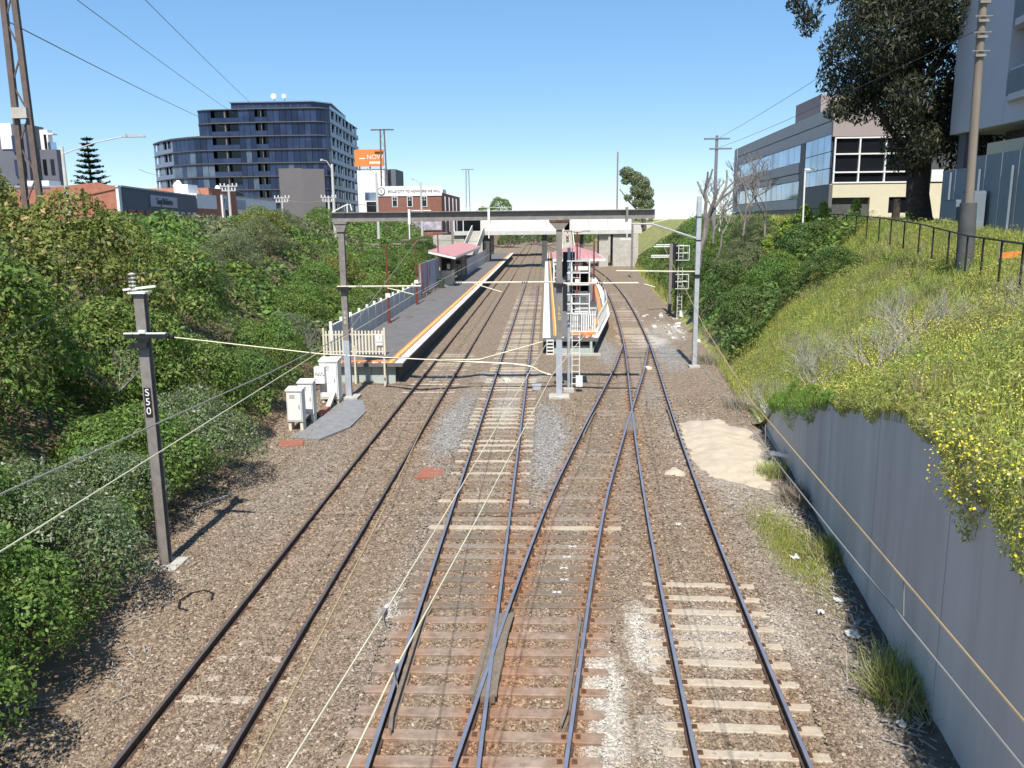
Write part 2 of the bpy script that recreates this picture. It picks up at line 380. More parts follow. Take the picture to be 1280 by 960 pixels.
def f_rust(x, y):
    """iron dust, thickest beside the rails of the crossing"""
    x = np.asarray(x, float); y = np.asarray(y, float); o = np.zeros(x.shape)
    wob = 0.7+0.9*(fbm(x, y, 0.5, 91, 3)-0.5)
    for xf, env in ((lambda v: v*0+T2C-0.835, ([0, 16, 19, 30], [0.8, 0.8, 0.35, 0.1])), (lambda v: v*0+T2C+0.835, ([0, 17, 24, 34], [1, 1, 0.5, 0.15])), (lambda v: xo(v)-0.835, ([0, 20, 27, 40], [1, 0.9, 0.4, 0.2])), (lambda v: xo(v)+0.835, ([0, 16, 24, 30, 34, 38], [0.95, 0.8, 0.5, 0.5, 0.7, 0.2])), (lambda v: t3(v)-0.835, ([0, 18, 28, 31, 35, 40], [0.3, 0.25, 0.2, 0.7, 0.6, 0.2])), (lambda v: t3(v)+0.835, ([0, 18, 40], [0.3, 0.2, 0.1])), (lambda v: v*0+T1C-0.835, ([0, 40], [0.25, 0.15])), (lambda v: v*0+T1C+0.835, ([0, 40], [0.25, 0.15]))):
        o = np.maximum(o, np.interp(y, *env)*np.exp(-((x-xf(y))/0.30)**2))
    mid = np.clip(1-np.abs(y-14.2)/3.2, 0, 1)*np.exp(-((x+0.9)/0.7)**2)*0.9
    return np.clip(np.maximum(o, mid)*wob*1.25, 0, 1)
f_pale = blobs([(1.0, 13.2, 0.40, 2.2, 1), (1.9, 15.4, 0.40, 1.6, 1), (0.75, 11.0, 0.3, 1.2, 0.8), (3.4, 15.5, 1.1, 1.3, 0.6), (-1.9, 43.6, 1.7, 2.6, 0.9), (1.75, 12.0, 0.4, 0.9, 0.5), (4.75, 15.6, 0.4, 1.5, 0.4), (-1.7, 37, 0.7, 5, 0.35), (7.2, 57, 1.2, 3, 0.9), (8.9, 62, 1.3, 6, 0.5), (-3.3, 16.5, 0.35, 0.6, 0.6), (6.3, 29, 1.9, 5.6, 0.5), (6.9, 23.2, 0.9, 2.0, 0.4)])
xs_near = np.arange(-13.2, 11.21, 0.2)
ys_g = np.concatenate([np.arange(1, 40, 0.2), np.arange(40, 70, 0.5), np.arange(70, 160, 2.0), np.arange(160, 421, 10.0)])
at_b = {'grey': f_grey, 'rust': f_rust, 'pale': f_pale}
def near_x(X, Y): return np.where(Y > 30, X + np.clip((Y-30)/90, 0, 1)*np.where(X > 5, (X-5)*0.75, np.where(X < -9, (X+9)*0.5, 0)), X)
struct(grid_obj('ballast_ground', xs_near, ys_g, gz, 'ballast', at_b, near_x))
_ls = np.concatenate([np.arange(-1.5, 18, 0.5), np.array([20, 25, 32, 45, 70, 120, 250, 600])])
struct(grid_obj('left_embankment', _ls, np.concatenate([np.arange(-6, 60, 0.8), np.arange(60, 180, 3), np.arange(180, 700, 40)]), left_z, 'soil', None, lambda D, Y: toe_l(Y)-D))
def _rx(D, Y):
    k = sstep(29.5, 33.5, Y); return (WALL_X(Y)+0.02)*(1-k)+(toe_r(Y)-0.6)*k + D
def _rzz(X, Y):
    Z = right_z(X, Y); return Z
_rs = np.concatenate([np.arange(0.0, 14, 0.4), np.array([15, 18, 24, 35, 60, 120, 250, 600])])
struct(grid_obj('right_embankment', _rs, np.concatenate([np.arange(-6, 60, 0.6), np.arange(60, 180, 3), np.arange(180, 700, 40)]), _rzz, 'turf', None, _rx))
g_far = MB(); g_far.add([(-4000, -300, -0.9), (4000, -300, -0.9), (4000, 7000, -0.9), (-4000, 7000, -0.9)], [(0, 1, 2, 3)])
struct(g_far.build('far_ground', 'paving'))
rd = MB(); rd.add([(-33, -20, 6.55), (-24, -20, 6.55), (-30, 160, 7.35), (-39, 160, 7.35)], [(0, 1, 2, 3)]); struct(rd.build('side_road', 'asphalt'))

# ------------------------------------------------------------------ tracks
RAILP = [(-0.07, 0), (-0.07, 0.012), (-0.012, 0.03), (-0.012, 0.12), (-0.035, 0.13), (-0.035, 0.166), (0.035, 0.166), (0.035, 0.13), (0.012, 0.12), (0.012, 0.03), (0.07, 0.012), (0.07, 0)]
TOPP = [(-0.031, 0.1655), (-0.031, 0.171), (0.031, 0.171), (0.031, 0.1655)]
def rail(parent, path, top='rail_top', name='rail'):
    o = MB().sweep(RAILP, path).build(name, 'rail_side', parent)
    MB().sweep(TOPP, path).build('running_surface', top, o); return o
def rpath(ys, xf, z): return [(float(xf(y)), float(y), z) for y in ys]
YS = np.concatenate([np.arange(1, 60, 1.0), np.arange(60, 150, 3.0), np.arange(150, 321, 10.0)])
def sleepers(parent, ys, xf, half, mats, rng, fast, dz=0.0, wid=0.24, skew=True, ext=None):
    """each sleeper a part; rail fastenings joined in one"""
    for y in ys:
        s = (xf(y+0.5)-xf(y-0.5)); ang = -math.atan(s)*0.9 if skew else 0.0
        m = mats(y, rng); w = wid*rng.uniform(0.9, 1.08); hl = half*rng.uniform(0.98, 1.02)
        l0, l1 = (-hl, hl) if ext is None else ext(y)
        c = (float(xf(y))+(l0+l1)/2, y, -0.065+dz+rng.uniform(-0.012, 0.006))
        b = MB(); n = 16; L = l1-l0                                  # slightly uneven plank, worn edges
        R = Matrix.Rotation(ang+rng.uniform(-0.012, 0.012), 3, 'Z'); vs = []; fs = []
        for i in range(n+1):
            t = -L/2+L*i/n; wl_ = w/2+rng.uniform(-0.012, 0.008); wr = w/2+rng.uniform(-0.012, 0.008); h = 0.07+rng.uniform(-0.006, 0.004)
            for yy, zz in ((-wl_, -0.07), (-wl_, h-0.012), (-wl_+0.018, h), (wr-0.018, h), (wr, h-0.012), (wr, -0.07)): vs.append(Vector(c)+R @ Vector((t, yy, zz)))
        for i in range(n):
            for k in range(5): fs.append((i*6+k, i*6+k+1, i*6+6+k+1, i*6+6+k))
        fs += [tuple(range(6)), tuple(n*6+k for k in reversed(range(6)))]
        so = b.add(vs, fs).build('sleeper', m, parent); va = np.array([(v_[0], v_[1]) for v_ in b.v]); ra = so.data.attributes.new('rust', 'FLOAT', 'POINT'); ra.data.foreach_set('value', f_rust(va[:, 0], va[:, 1]).astype(np.float32))
        for sx in (-0.835, 0.835):
            for q in (-0.115, 0.115):
                p = Vector((float(xf(y))+sx+q, y+rng.uniform(-.03, .03), 0.012+dz)); fast.box(p, (0.085, 0.10, 0.03), ang); fast.box(p+Vector((0, 0, 0.022)), (0.03, 0.035, 0.03), ang)
SLEEP = []                                                          # (xf, half, ys) kept clear of loose stones
rng = random.Random(4)
# left track
tk = thing('railway_track', 'leftmost railway track with dull brown rails nearly buried in ballast', 'railway track', (T1C, 11, 0), 'railway tracks')
for dx in (-0.835, 0.835): rail(tk, rpath(YS, lambda y: T1C+dx, -0.12), 'rail_top_dull')
fa = MB(); ys1 = [9.75+0.69*i for i in range(8)]+[15.3+0.69*i for i in range(38)]+[41.5+0.7*i for i in range(16)]
sleepers(tk, ys1, lambda y: T1C, 1.33, lambda y, r: r.choice(['sleeper_pale', 'sleeper_pale', 'sleeper_rust']) if y > 40 or y < 15 else 'sleeper_rust', rng, fa, -0.115, skew=False)
stuff(fa.build('fastening', 'rust', tk)); SLEEP.append((lambda y: T1C, 1.33, [y for y in ys1 if y < 15], 0.3))
# middle track
tk = thing('railway_track', 'shiny railway track just left of the centre mast', 'railway track', (T2C, 11, 0), 'railway tracks')
for dx in (-0.835, 0.835): rail(tk, rpath(YS, lambda y: T2C+dx, 0))
fa = MB(); ys2 = [23.6+0.69*i for i in range(120)]
def m2(y, r):
    if 30 < y < 46: return r.choice(['sleeper_pale', 'sleeper_pale', 'sleeper_old'])
    return r.choice(['sleeper_dark', 'sleeper_old', 'sleeper_pale', 'sleeper_old']) if y < 30 else r.choice(['sleeper_pale', 'sleeper_old'])
sleepers(tk, ys2, lambda y: T2C, 1.33, m2, rng, fa, skew=False)
MB().sweep([(a*0.9, b*0.98) for a, b in RAILP], [(T2C-0.835+0.125+o, y, 0.0) for y, o in ((12.0, 0.05), (12.4, 0.0), (16.2, 0.0), (16.6, 0.05))]).build('check_rail', 'cast_steel', tk)
stuff(fa.build('fastening', 'rust', tk)); SLEEP.append((lambda y: T2C, 1.33, ys2, 0.85))
# right track
tk = thing('railway_track', 'curving railway track nearest the concrete retaining wall', 'railway track', (3.05, 11, 0), 'railway tracks')
for dx in (-0.835, 0.835): rail(tk, rpath(YS, lambda y: t3(y)+dx, 0))
MB().sweep([(a*0.9, b*0.98) for a, b in RAILP], [(float(t3(y))+0.835-0.125-o, y, 0.0) for y, o in ((30.6, 0.06), (31.2, 0.0), (34.8, 0.0), (35.4, 0.06))]).build('check_rail', 'cast_steel', tk)
fa = MB(); ys3 = [9.65+0.685*i for i in range(13)]+[18.9+0.69*i for i in range(52)]+[54.8+0.69*i for i in range(60)]
sleepers(tk, ys3, t3, 1.32, lambda y, r: 'sleeper_pale' if y < 18.6 else r.choice(['sleeper_old', 'sleeper_old', 'sleeper_pale']) if y > 50 else 'sleeper_old', rng, fa)
stuff(fa.build('fastening', 'rust', tk)); SLEEP.append((t3, 1.3, [y for y in ys3 if y < 18.6], 0.72))
# crossover between them
tk = thing('crossover_track', 'rusty crossover track slanting from the middle track to the right track', 'railway track', (-0.5, 11, 0), 'railway tracks')
YX = np.arange(1, 54.1, 1.0)
rail(tk, rpath(YX, lambda y: xo(y)-0.835, 0.0005)); rail(tk, rpath(YX, lambda y: xo(y)+0.835, 0.0005))
MB().sweep([(a*0.9, b*0.98) for a, b in RAILP], [(float(xo(y))+0.835-0.125-o, y, 0.0) for y, o in ((12.2, 0.05), (12.6, 0.0), (15.8, 0.0), (16.2, 0.05))]).build('check_rail', 'cast_steel', tk)
MB().sweep([(a*0.9, b*0.98) for a, b in RAILP], [(float(xo(y))-0.835+0.125+o, y, 0.0) for y, o in ((30.4, 0.05), (31.0, 0.0), (34.2, 0.0), (34.8, 0.05))]).build('check_rail', 'cast_steel', tk)
fa = MB()
ysx = [9.4+0.665*i for i in range(21)]
def mx_(y, r): return 'sleeper_rust' if y < 16.3 else r.choice(['sleeper_dark', 'sleeper_dark', 'sleeper_old'])
sleepers(tk, ysx, xo, 2.0, lambda y, r: ('sleeper_pale' if abs(y-21.4) < 0.33 or abs(y-23.4) < 0.3 else mx_(y, r)), rng, fa, 0.018, 0.265, skew=False, ext=lambda y: (T2C-1.38-float(xo(y)), 1.38))
ysx2 = [23.9+0.68*i for i in range(43)]
sleepers(tk, ysx2, xo, 1.33, lambda y, r: r.choice(['sleeper_dark', 'sleeper_old']), rng, fa, dz=-0.012, skew=False)
stuff(fa.build('fastening', 'rust', tk)); SLEEP.append((lambda y: (xo(y)+T2C)/2, 2.1, ysx, 0.8)); SLEEP.append((xo, 1.33, ysx2, 0.6))
def frog(parent, yc, xa, xb, L):
    """built-up crossing: casting with wing rails and flangeway slots"""
    ys = np.linspace(yc-L, yc+L, 9); b = MB(); pl = []; pr_ = []
    for y in ys:
        a, c = sorted((float(xa(y)), float(xb(y)))); k = 0.12+0.10*math.exp(-((y-yc+0.3)/0.8)**2)
        pl.append((a-k, y)); pr_.append((c+k, y))
    b.prism(pl+pr_[::-1], 0.0, 0.135); o = b.build('crossing_frog', 'cast_steel', parent)
    for s in (-1, 1):
        pts = []
        for y in ys:
            a, c = sorted((float(xa(y)), float(xb(y)))); pts.append(((a-0.12 if s < 0 else c+0.12)+s*0.05*math.exp(-((y-yc+0.2)/0.6)**2), y, 0))
        MB().sweep([(-0.045, 0.13), (-0.045, 0.163), (0.045, 0.163), (0.045, 0.13)], pts).build('wing_rail', 'cast_steel', o)
frog(tk, 14.55, lambda y: xo(y)-0.835, lambda y: T2C+0.835, 1.55)
frog(tk, 33.0, lambda y: xo(y)+0.835, lambda y: t3(y)-0.835, 1.35)
mk = MB()                                                           # white paint crosses on the timbers
for y in (17.45, 18.1, 18.75, 19.4, 20.1, 22.2):
    yy = min(ysx, key=lambda q: abs(q-y)); cx = float(xo(yy))+0.12+rng.uniform(-.06, .06)
    for s in (-1, 1): mk.bar((cx-0.1, yy-0.05*s, 0.016), (cx+0.1, yy+0.05*s, 0.016), 0.022, 0.004)
mat('white_mark', (0.75, 0.74, 0.70), 0.8, 0.1, 5); mk.build('paint_mark', 'white_mark', tk)

# ------------------------------------------------------------------ loose ballast
SAND = [(5.2, 33.4), (6.1, 34), (7.3, 33.9), (8.1, 31.4), (7.75, 28), (7.2, 24.3), (6.5, 23.8), (5.6, 25.1), (4.85, 25.7), (4.7, 28.2), (4.9, 30.8)]
def inside_d(x, y, poly):
    ins = np.zeros(x.shape, bool); dm = np.full(x.shape, 1e9); m = len(poly)
    for i in range(m):
        (x1, y1), (x2, y2) = poly[i], poly[(i+1) % m]; c = ((y1 > y) != (y2 > y)) & (x < (x2-x1)*(y-y1)/(y2-y1+1e-9)+x1); ins ^= c
        t = np.clip(((x-x1)*(x2-x1)+(y-y1)*(y2-y1))/((x2-x1)**2+(y2-y1)**2), 0, 1); dm = np.minimum(dm, np.hypot(x-x1-t*(x2-x1), y-y1-t*(y2-y1)))
    return np.where(ins, dm, -dm)
def stones(name, n, x0, x1, y0, y1, rmin, rmax, seed, keep=None, fall=None):
    r = np.random.default_rng(seed)
    y = y0+(y1-y0)*r.random(n)**(fall or 1.0); x = x0+(x1-x0)*r.random(n)
    k = np.ones(n, bool)
    for xf, half, ys, ex in SLEEP:
        ys = np.array(sorted(ys))
        if len(ys) == 0: continue
        d = np.abs(y-ys[np.clip(np.searchsorted(ys, y), 0, len(ys)-1)]); d = np.minimum(d, np.abs(y-ys[np.clip(np.searchsorted(ys, y)-1, 0, len(ys)-1)]))
        lim = ex*(0.75+0.5*fbm(x, y, 0.5, seed+5, 2))
        k &= ~((d < 0.105) & (np.abs(x-xf(y)) < half) & (r.random(n) < lim))
    for c in (T1C-0.835, T1C+0.835, T2C-0.835, T2C+0.835): k &= np.abs(x-c) > 0.085
    for xf in (t3, xo):
        for s in (-0.835, 0.835): k &= np.abs(x-xf(y)-s) > 0.085
    k &= (x < WALL_X(y)-0.1) & (x > toe_l(y)-0.8) & ((inside_d(x, y, SAND) < 0.25*r.random(n)) | (r.random(n) < 0.03))
    if keep is not None: k &= keep(x, y, r)
    x, y = x[k], y[k]; n = len(x)
    rad = rmin+(rmax-rmin)*r.random(n)**2
    z = gz(x, y)+rad*0.25
    base = np.array([[1, 0, 0], [-1, 0, 0], [0, 1, 0], [0, -1, 0], [0, 0, 1], [0, 0, -1]], float)
    V = base[None]*(rad[:, None, None]*(0.65+0.6*r.random((n, 6, 1)))) + (r.random((n, 6, 3))-0.5)*rad[:, None, None]*0.7
    V[:, :, 2] *= 0.8
    a = r.random(n)*2*math.pi; t = (r.random(n)-0.5)*1.2
    ca, sa, ct, st = np.cos(a), np.sin(a), np.cos(t), np.sin(t)
    X = V[:, :, 0]; Y = V[:, :, 1]*ct[:, None]-V[:, :, 2]*st[:, None]; Z = V[:, :, 1]*st[:, None]+V[:, :, 2]*ct[:, None]
    P = np.stack([X*ca[:, None]-Y*sa[:, None]+x[:, None], X*sa[:, None]+Y*ca[:, None]+y[:, None], Z+z[:, None]], -1).reshape(-1, 3)
    F = np.array([[0, 2, 4], [2, 1, 4], [1, 3, 4], [3, 0, 4], [2, 0, 5], [1, 2, 5], [3, 1, 5], [0, 3, 5]])
    faces = (F[None]+6*np.arange(n)[:, None, None]).reshape(-1)
    at = {'v': np.repeat(r.random(n), 6)}
    for kk, fn in at_b.items(): at[kk] = np.repeat(fn(x, y), 6)
    return obj(name, mesh_np(name, P, faces, 3, at), 'ballast_stone')
stuff(stones('ballast_stones', 88000, -10.2, 7.4, 9.6, 20, 0.020, 0.046, 1, fall=1.25), 'loose brown ballast stones between the near rails', 'ballast')
stuff(stones('ballast_stones', 36000, -11.2, 8.5, 20, 38, 0.026, 0.055, 2, fall=1.2), 'loose ballast stones spread over the middle distance', 'ballast')
# ------------------------------------------------------------------ vegetation
leaf_mat('leaf_olive', (0.056, 0.098, 0.018), (0.22, 0.315, 0.066), (0.40, 0.34, 0.14), 0.06)
leaf_mat('leaf_brown_olive', (0.070, 0.096, 0.019), (0.265, 0.30, 0.066), (0.44, 0.32, 0.14), 0.09)
leaf_mat('leaf_green', (0.055, 0.102, 0.020), (0.205, 0.315, 0.066), (0.26, 0.30, 0.10), 0.04)
leaf_mat('leaf_grey', (0.075, 0.115, 0.045), (0.225, 0.295, 0.125), (0.42, 0.43, 0.33), 0.12)
leaf_mat('leaf_sage', (0.090, 0.112, 0.050), (0.255, 0.29, 0.13), (0.26, 0.26, 0.15), 0.06)
leaf_mat('leaf_dark', (0.045, 0.082, 0.022), (0.165, 0.255, 0.066), (0.17, 0.19, 0.08), 0.04)
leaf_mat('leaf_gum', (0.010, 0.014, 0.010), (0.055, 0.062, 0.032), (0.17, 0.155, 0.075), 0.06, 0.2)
leaf_mat('leaf_bright', (0.126, 0.196, 0.028), (0.378, 0.476, 0.084), (0.5, 0.5, 0.1), 0.05)
leaf_mat('leaf_pine', (0.015, 0.033, 0.018), (0.061, 0.097, 0.044))
leaf_mat('weed', (0.20, 0.235, 0.050), (0.52, 0.545, 0.14), (0.36, 0.31, 0.15), 0.14, 0.4)
leaf_mat('fennel', (0.095, 0.165, 0.028), (0.28, 0.42, 0.08), None, 0, 0.4)
leaf_mat('dry_weed', (0.200, 0.165, 0.115), (0.420, 0.370, 0.280), None, 0, 0.3)
leaf_mat('yellow_petal', (0.620, 0.500, 0.020), (0.850, 0.740, 0.060), (0.88, 0.82, 0.30), 0.15, 0.3)
mat('bark', (0.13, 0.10, 0.08), 0.95, 0.4, 4, bump=0.6, bscale=12)
mat('bark_grey', (0.30, 0.27, 0.24), 0.95, 0.3, 4, bump=0.4, bscale=12)
mat('bark_bare', (0.20, 0.175, 0.155), 0.95, 0.3, 4)
mat('bark_dark', (0.055, 0.042, 0.036), 0.95, 0.4, 4, bump=0.6, bscale=9)

def leaf_quads(P, N, size, r, asp=0.5, droop=0.0):
    n = len(P); T = r.normal(size=(n, 3)); T -= (T*N).sum(1, keepdims=True)*N; T[:, 2] -= droop
    T /= np.linalg.norm(T, axis=1, keepdims=True)+1e-9; B = np.cross(N, T)
    s = (size*(0.45+1.25*r.random(n)**1.5))[:, None]
    V = np.stack([P-T*s*0.5, P+B*s*asp*0.5, P+T*s*0.5+N*s*0.08, P-B*s*asp*0.5], 1).reshape(-1, 3)
    return V, np.arange(4*n), np.repeat(r.random(n), 4)
def crown_pts(lobes, n, r, shell=0.55, rough=0.5, below=-0.45):
    """points and outward normals over a clump of ellipsoid lobes"""
    L = np.array([list(c)+list(d) for c, d in lobes], float)
    ar = (L[:, 3]*L[:, 4]+L[:, 3]*L[:, 5]+L[:, 4]*L[:, 5]); k = r.choice(len(L), n, p=ar/ar.sum())
    D = r.normal(size=(n, 3)); D /= np.linalg.norm(D, axis=1, keepdims=True)
    D[:, 2] = np.where(D[:, 2] < below, -D[:, 2], D[:, 2])
    q = shell+(1.04-shell)*r.random(n)**0.45
    C, R = L[k, :3], L[k, 3:]
    P = C+D*R*q[:, None]; N = D/R; N /= np.linalg.norm(N, axis=1, keepdims=True)
    keep = np.ones(n, bool)
    for j in range(len(L)):
        u = (((P-L[j, :3])/L[j, 3:])**2).sum(1); keep &= (u > 0.5) | (k == j)
    P, N = P[keep], N[keep]
    N = N+r.normal(size=N.shape)*rough; N /= np.linalg.norm(N, axis=1, keepdims=True)
    return P, N
def dome_lobes(w, h, n, r, base=0.25, lob=0.42, core=True):
    out = [((0, 0, h*0.45), (w*0.36, w*0.36, h*0.42))] if core else []
    for i in range(n):
        a = 2.399*i+r.uniform(-0.4, 0.4); t = (i+0.5)/n; el = math.acos(1-t*0.98)*0.95
        rr = w*0.36*r.uniform(0.8, 1.15); s = lob*w*0.5*r.uniform(0.7, 1.15)
        out.append(((rr*math.sin(el)*math.cos(a), rr*math.sin(el)*math.sin(a), h*base+h*(0.92-base)*math.cos(el)*r.uniform(0.72, 0.95)), (s, s, s*r.uniform(0.7, 0.95))))
    return out
def limbs(b, p0, d0, ln, rad, depth, r, spread=0.6, up=0.25, n=5, seg=3, thin=0.55):
    pts = [Vector(p0)]; d = Vector(d0).normalized()
    for i in range(seg):
        d = (d+Vector((r.uniform(-1, 1), r.uniform(-1, 1), r.uniform(-0.4, 1)*up))*0.22).normalized(); pts.append(pts[-1]+d*ln/seg)
    b.tube(pts, [lerp(rad, rad*thin, i/seg) for i in range(seg+1)], n, cap=False)
    if depth <= 0: return
    for i in range(r.choice([2, 3])):
        dd = (d+Vector((r.uniform(-1, 1), r.uniform(-1, 1), r.uniform(-0.3, 0.8)))*spread).normalized()
        limbs(b, pts[-1] if i < 2 else pts[-2], dd, ln*r.uniform(0.6, 0.8), rad*thin, depth-1, r, spread, up, max(3, n-1), seg, thin)
def make_plant(name, cat, leafm, w, h, nl, nleaf, size, seed, trunk_h=0.5, bark='bark', asp=0.5, lob=0.42, shell=0.55, rough=0.5, base=0.25, droop=0.0):
    """prototype standing at the origin: trunk and crown"""
    r = random.Random(seed); rn = np.random.default_rng(seed)
    t = thing(name, '', cat)
    lo = dome_lobes(w, h, nl, r, base, lob)
    P, N = crown_pts(lo, nleaf, rn, shell, rough)
    V, F, v = leaf_quads(P, N, size, rn, asp, droop)
    obj('crown', mesh_np('crown', V, F, 4, {'v': v}), leafm, t)
    b = MB()
    for i in range(4):
        c, d = lo[r.randrange(len(lo))]; q = (r.uniform(-.08, .08)*w, r.uniform(-.08, .08)*w, -0.4)
        b.tube([q, (c[0]*0.4, c[1]*0.4, c[2]*0.45), c], [0.035*h*0.5+0.02, 0.025*h*0.5+0.01, 0.012], 5)
    for i in range(16):
        c, d = lo[r.randrange(len(lo))]; e = Vector((r.gauss(0, 1), r.gauss(0, 1), abs(r.gauss(0, 1)))).normalized(); tip = Vector(c)+Vector((e.x*d[0], e.y*d[1], e.z*d[2]))*r.uniform(0.95, 1.12)
        b.tube([(c[0]*0.5, c[1]*0.5, c[2]*0.6), tuple(Vector(c)*0.95), tuple(tip)], [0.022, 0.014, 0.005], 4)
    b.build('trunk', bark, t)
    return t
PROTO = {}
USED = set()
def plant(kind, x, y, z, s, label, group, rot=None, sz=None):
    p = PROTO[kind]
    if kind not in USED: USED.add(kind); o = p; o['label'] = label; o['group'] = group
    else: o = dup(p, (0, 0, 0), label, group)
    o.location = (x, y, z); o.scale = (s, s, s*(sz or 1.0)); o.rotation_euler = (0, 0, rot if rot is not None else (x*7.3+y*3.1) % 6.28)
    return o
PROTO['olive'] = make_plant('pittosporum_tree', 'tree', 'leaf_olive', 4.6, 4.4, 22, 30000, 0.125, 11)
PROTO['brown'] = make_plant('pittosporum_tree', 'tree', 'leaf_brown_olive', 4.6, 4.0, 24, 30000, 0.12, 12)
PROTO['green'] = make_plant('green_shrub', 'shrub', 'leaf_green', 3.4, 2.4, 20, 34000, 0.075, 13)
PROTO['grey'] = make_plant('grey_shrub', 'shrub', 'leaf_grey', 3.2, 2.1, 22, 46000, 0.052, 14)
PROTO['sage'] = make_plant('sage_tree', 'tree', 'leaf_sage', 4.2, 3.8, 24, 26000, 0.11, 15, asp=0.35)
PROTO['dark'] = make_plant('dark_shrub', 'shrub', 'leaf_dark', 3.4, 2.6, 18, 26000, 0.09, 16)
PROTO['bright'] = make_plant('young_poplar', 'tree', 'leaf_bright', 1.1, 3.4, 12, 5000, 0.13, 17, lob=0.6)
PROTO['round'] = make_plant('round_tree', 'tree', 'leaf_green', 7, 6, 22, 9000, 0.32, 18)

GL = 'shrubs and trees on the left embankment'
LEFT = [  # kind, x, y, scale, z-scale, label
 ('olive', -16.0, 22.0, 1.35, 1.0, 'olive-green tree cut off by the left edge above the near shrubs'),
 ('brown', -18.6, 31.0, 1.42, 1.05, 'brownish-olive round tree in front of the lattice pylon foot'),
 ('olive', -14.8, 27.5, 1.0, 1.0, 'tall olive tree directly behind the nearest mast'),
 ('olive', -17.4, 37.5, 1.2, 1.0, 'yellow-green tree right of the brownish tree at the top left'),
 ('brown', -23.4, 31.0, 1.4, 1.05, 'brown-tinged tree at the top left corner of the thicket'),
 ('sage', -19.2, 45.0, 0.95, 1.0, 'pale sage-green tree below the dark signboard shop'),
 ('sage', -21, 55.0, 0.95, 0.95, 'sage-green tree below the white and brick shop'),
 ('sage', -22.5, 66.0, 1.0, 0.95, 'sage-green tree below the row of white shop windows'),
 ('sage', -25, 80.0, 1.0, 0.9, 'sage-green tree below the grey block of the glass building'),
 ('green', -10.3, 12.6, 1.2, 1.0, 'bright green shrub at the lower left beside the track shadow'),
 ('green', -9.9, 10.5, 1.15, 1.0, 'green shrub cut by the left edge lowest in the picture'),
 ('grey', -10.75, 16.0, 1.3, 1.05, 'grey-green flowering shrub left of the nearest mast foot'),
 ('green', -12.4, 14.9, 1.35, 1.05, 'broad green shrub at the left edge below the long wires'),
 ('grey', -11.3, 19.9, 1.1, 1.0, 'small grey-green shrub right behind the nearest mast foot'),
 ('grey', -11.15, 24.6, 1.3, 1.1, 'grey-green rounded shrub between the nearest mast and the white cabinets'),
 ('green', -11.9, 22.2, 1.2, 1.0, 'leafy green shrub touching the nearest mast'),
 ('green', -13.0, 29.3, 1.35, 1.1, 'green shrub uphill of the two small white cabinets'),
 ('dark', -12.9, 34.6, 0.95, 1.1, 'dark shrub right behind the two small white cabinets'),
 ('green', -13.4, 39.6, 1.1, 1.2, 'green shrub behind the tall cabinet at the platform end'),
 ('grey', -14.8, 46.5, 1.1, 1.0, 'dull grey-green shrub left of the platform picket fence'),
 ('olive', -14.4, 59.0, 0.85, 0.95, 'olive tree leaning over the platform fence left of the posters'),
 ('olive', -14.2, 70.0, 0.85, 1.0, 'olive tree overhanging the platform posters'),
 ('green', -15.8, 52.5, 1.2, 1.1, 'green shrub on the slope above the grey platform fence'),
 ('green', -17.5, 62.0, 1.35, 1.0, 'broad green shrub midway up the slope behind the portal mast'),
 ('brown', -18.2, 72.5, 0.95, 0.9, 'golden-olive tree just right of the portal mast top'),
 ('green', -18.0, 88.0, 1.5, 1.0, 'green shrub on the slope below the billboard'),
 ('green', -17.0, 104.0, 1.5, 1.0, 'green shrub above the platform shelter roof'),
 ('brown', -24.5, 72.0, 0.95, 1.0, 'golden-olive tree just left of the portal mast top'),
 ('dark', -18.5, 122.0, 1.6, 1.1, 'dark shrub left of the station stairs'),
 ('green', -26.5, 100.0, 1.5, 1.0, 'green shrub in front of the brick building'),
]
for k, x, y, s, sz, lab in LEFT: plant(k, x, y, float(left_z(x, y))-0.15, s, lab, GL, sz=sz)
GR = 'shrubs and trees on the right embankment'
RIGHT = [
 ('dark', 11.9, 51.0, 1.05, 1.0, 'dark green shrub right behind the galvanised mast'),
 ('dark', 12.6, 58.5, 1.2, 1.1, 'dark green shrub uphill of the signal cages'),
 ('green', 14.4, 52.5, 1.15, 1.0, 'green shrub on the slope right of the galvanised mast'),
 ('sage', 14.6, 63.0, 1.0, 0.9, 'olive-grey tree under the bare branches'),
 ('dark', 13.0, 72.0, 1.3, 1.0, 'dark shrub behind the signal post'),
 ('green', 15.0, 82.0, 1.5, 1.1, 'green shrub beyond the signal post'),
 ('dark', 15.5, 95.0, 1.6, 1.1, 'dark shrub near the far end of the right slope'),
 ('dark', 17.2, 56.0, 1.2, 0.9, 'dark rounded shrub on the crest before the office building'),
 ('dark', 16.2, 48.0, 1.0, 0.8, 'low dark shrub at the top edge of the weedy slope'),
 ('sage', 17.2, 72.0, 1.05, 0.9, 'olive tree behind the bare twiggy tree'),
 ('green', 16.6, 108.0, 1.3, 0.9, 'pale green shrub beside the overbridge end'),
]
for k, x, y, s, sz, lab in RIGHT: plant(k, x, y, float(right_z(x, y))-0.25, s, lab, GR, sz=sz)
for i, (x, y, s, lab) in enumerate([(17.6, 63, 0.95, 'slender bright young tree left of the white office lamp'), (18.6, 62, 1.05, 'slender bright young tree left of the office corner, right of the lamp'), (19.8, 61.5, 0.85, 'small bright young tree under the office corner'), (16.6, 64, 0.8, 'leftmost small bright young tree below the office windows'), (21.5, 60, 0.6, 'tiny bright sapling before the cream office wall')]):
    plant('bright', x, y, float(right_z(x, y))-0.1, s, lab, 'young trees before the office')
plant('olive', 16.6, 24.2, 6.3, 0.55, 'yellow-green bush at the right edge beside the utility pole', GR)
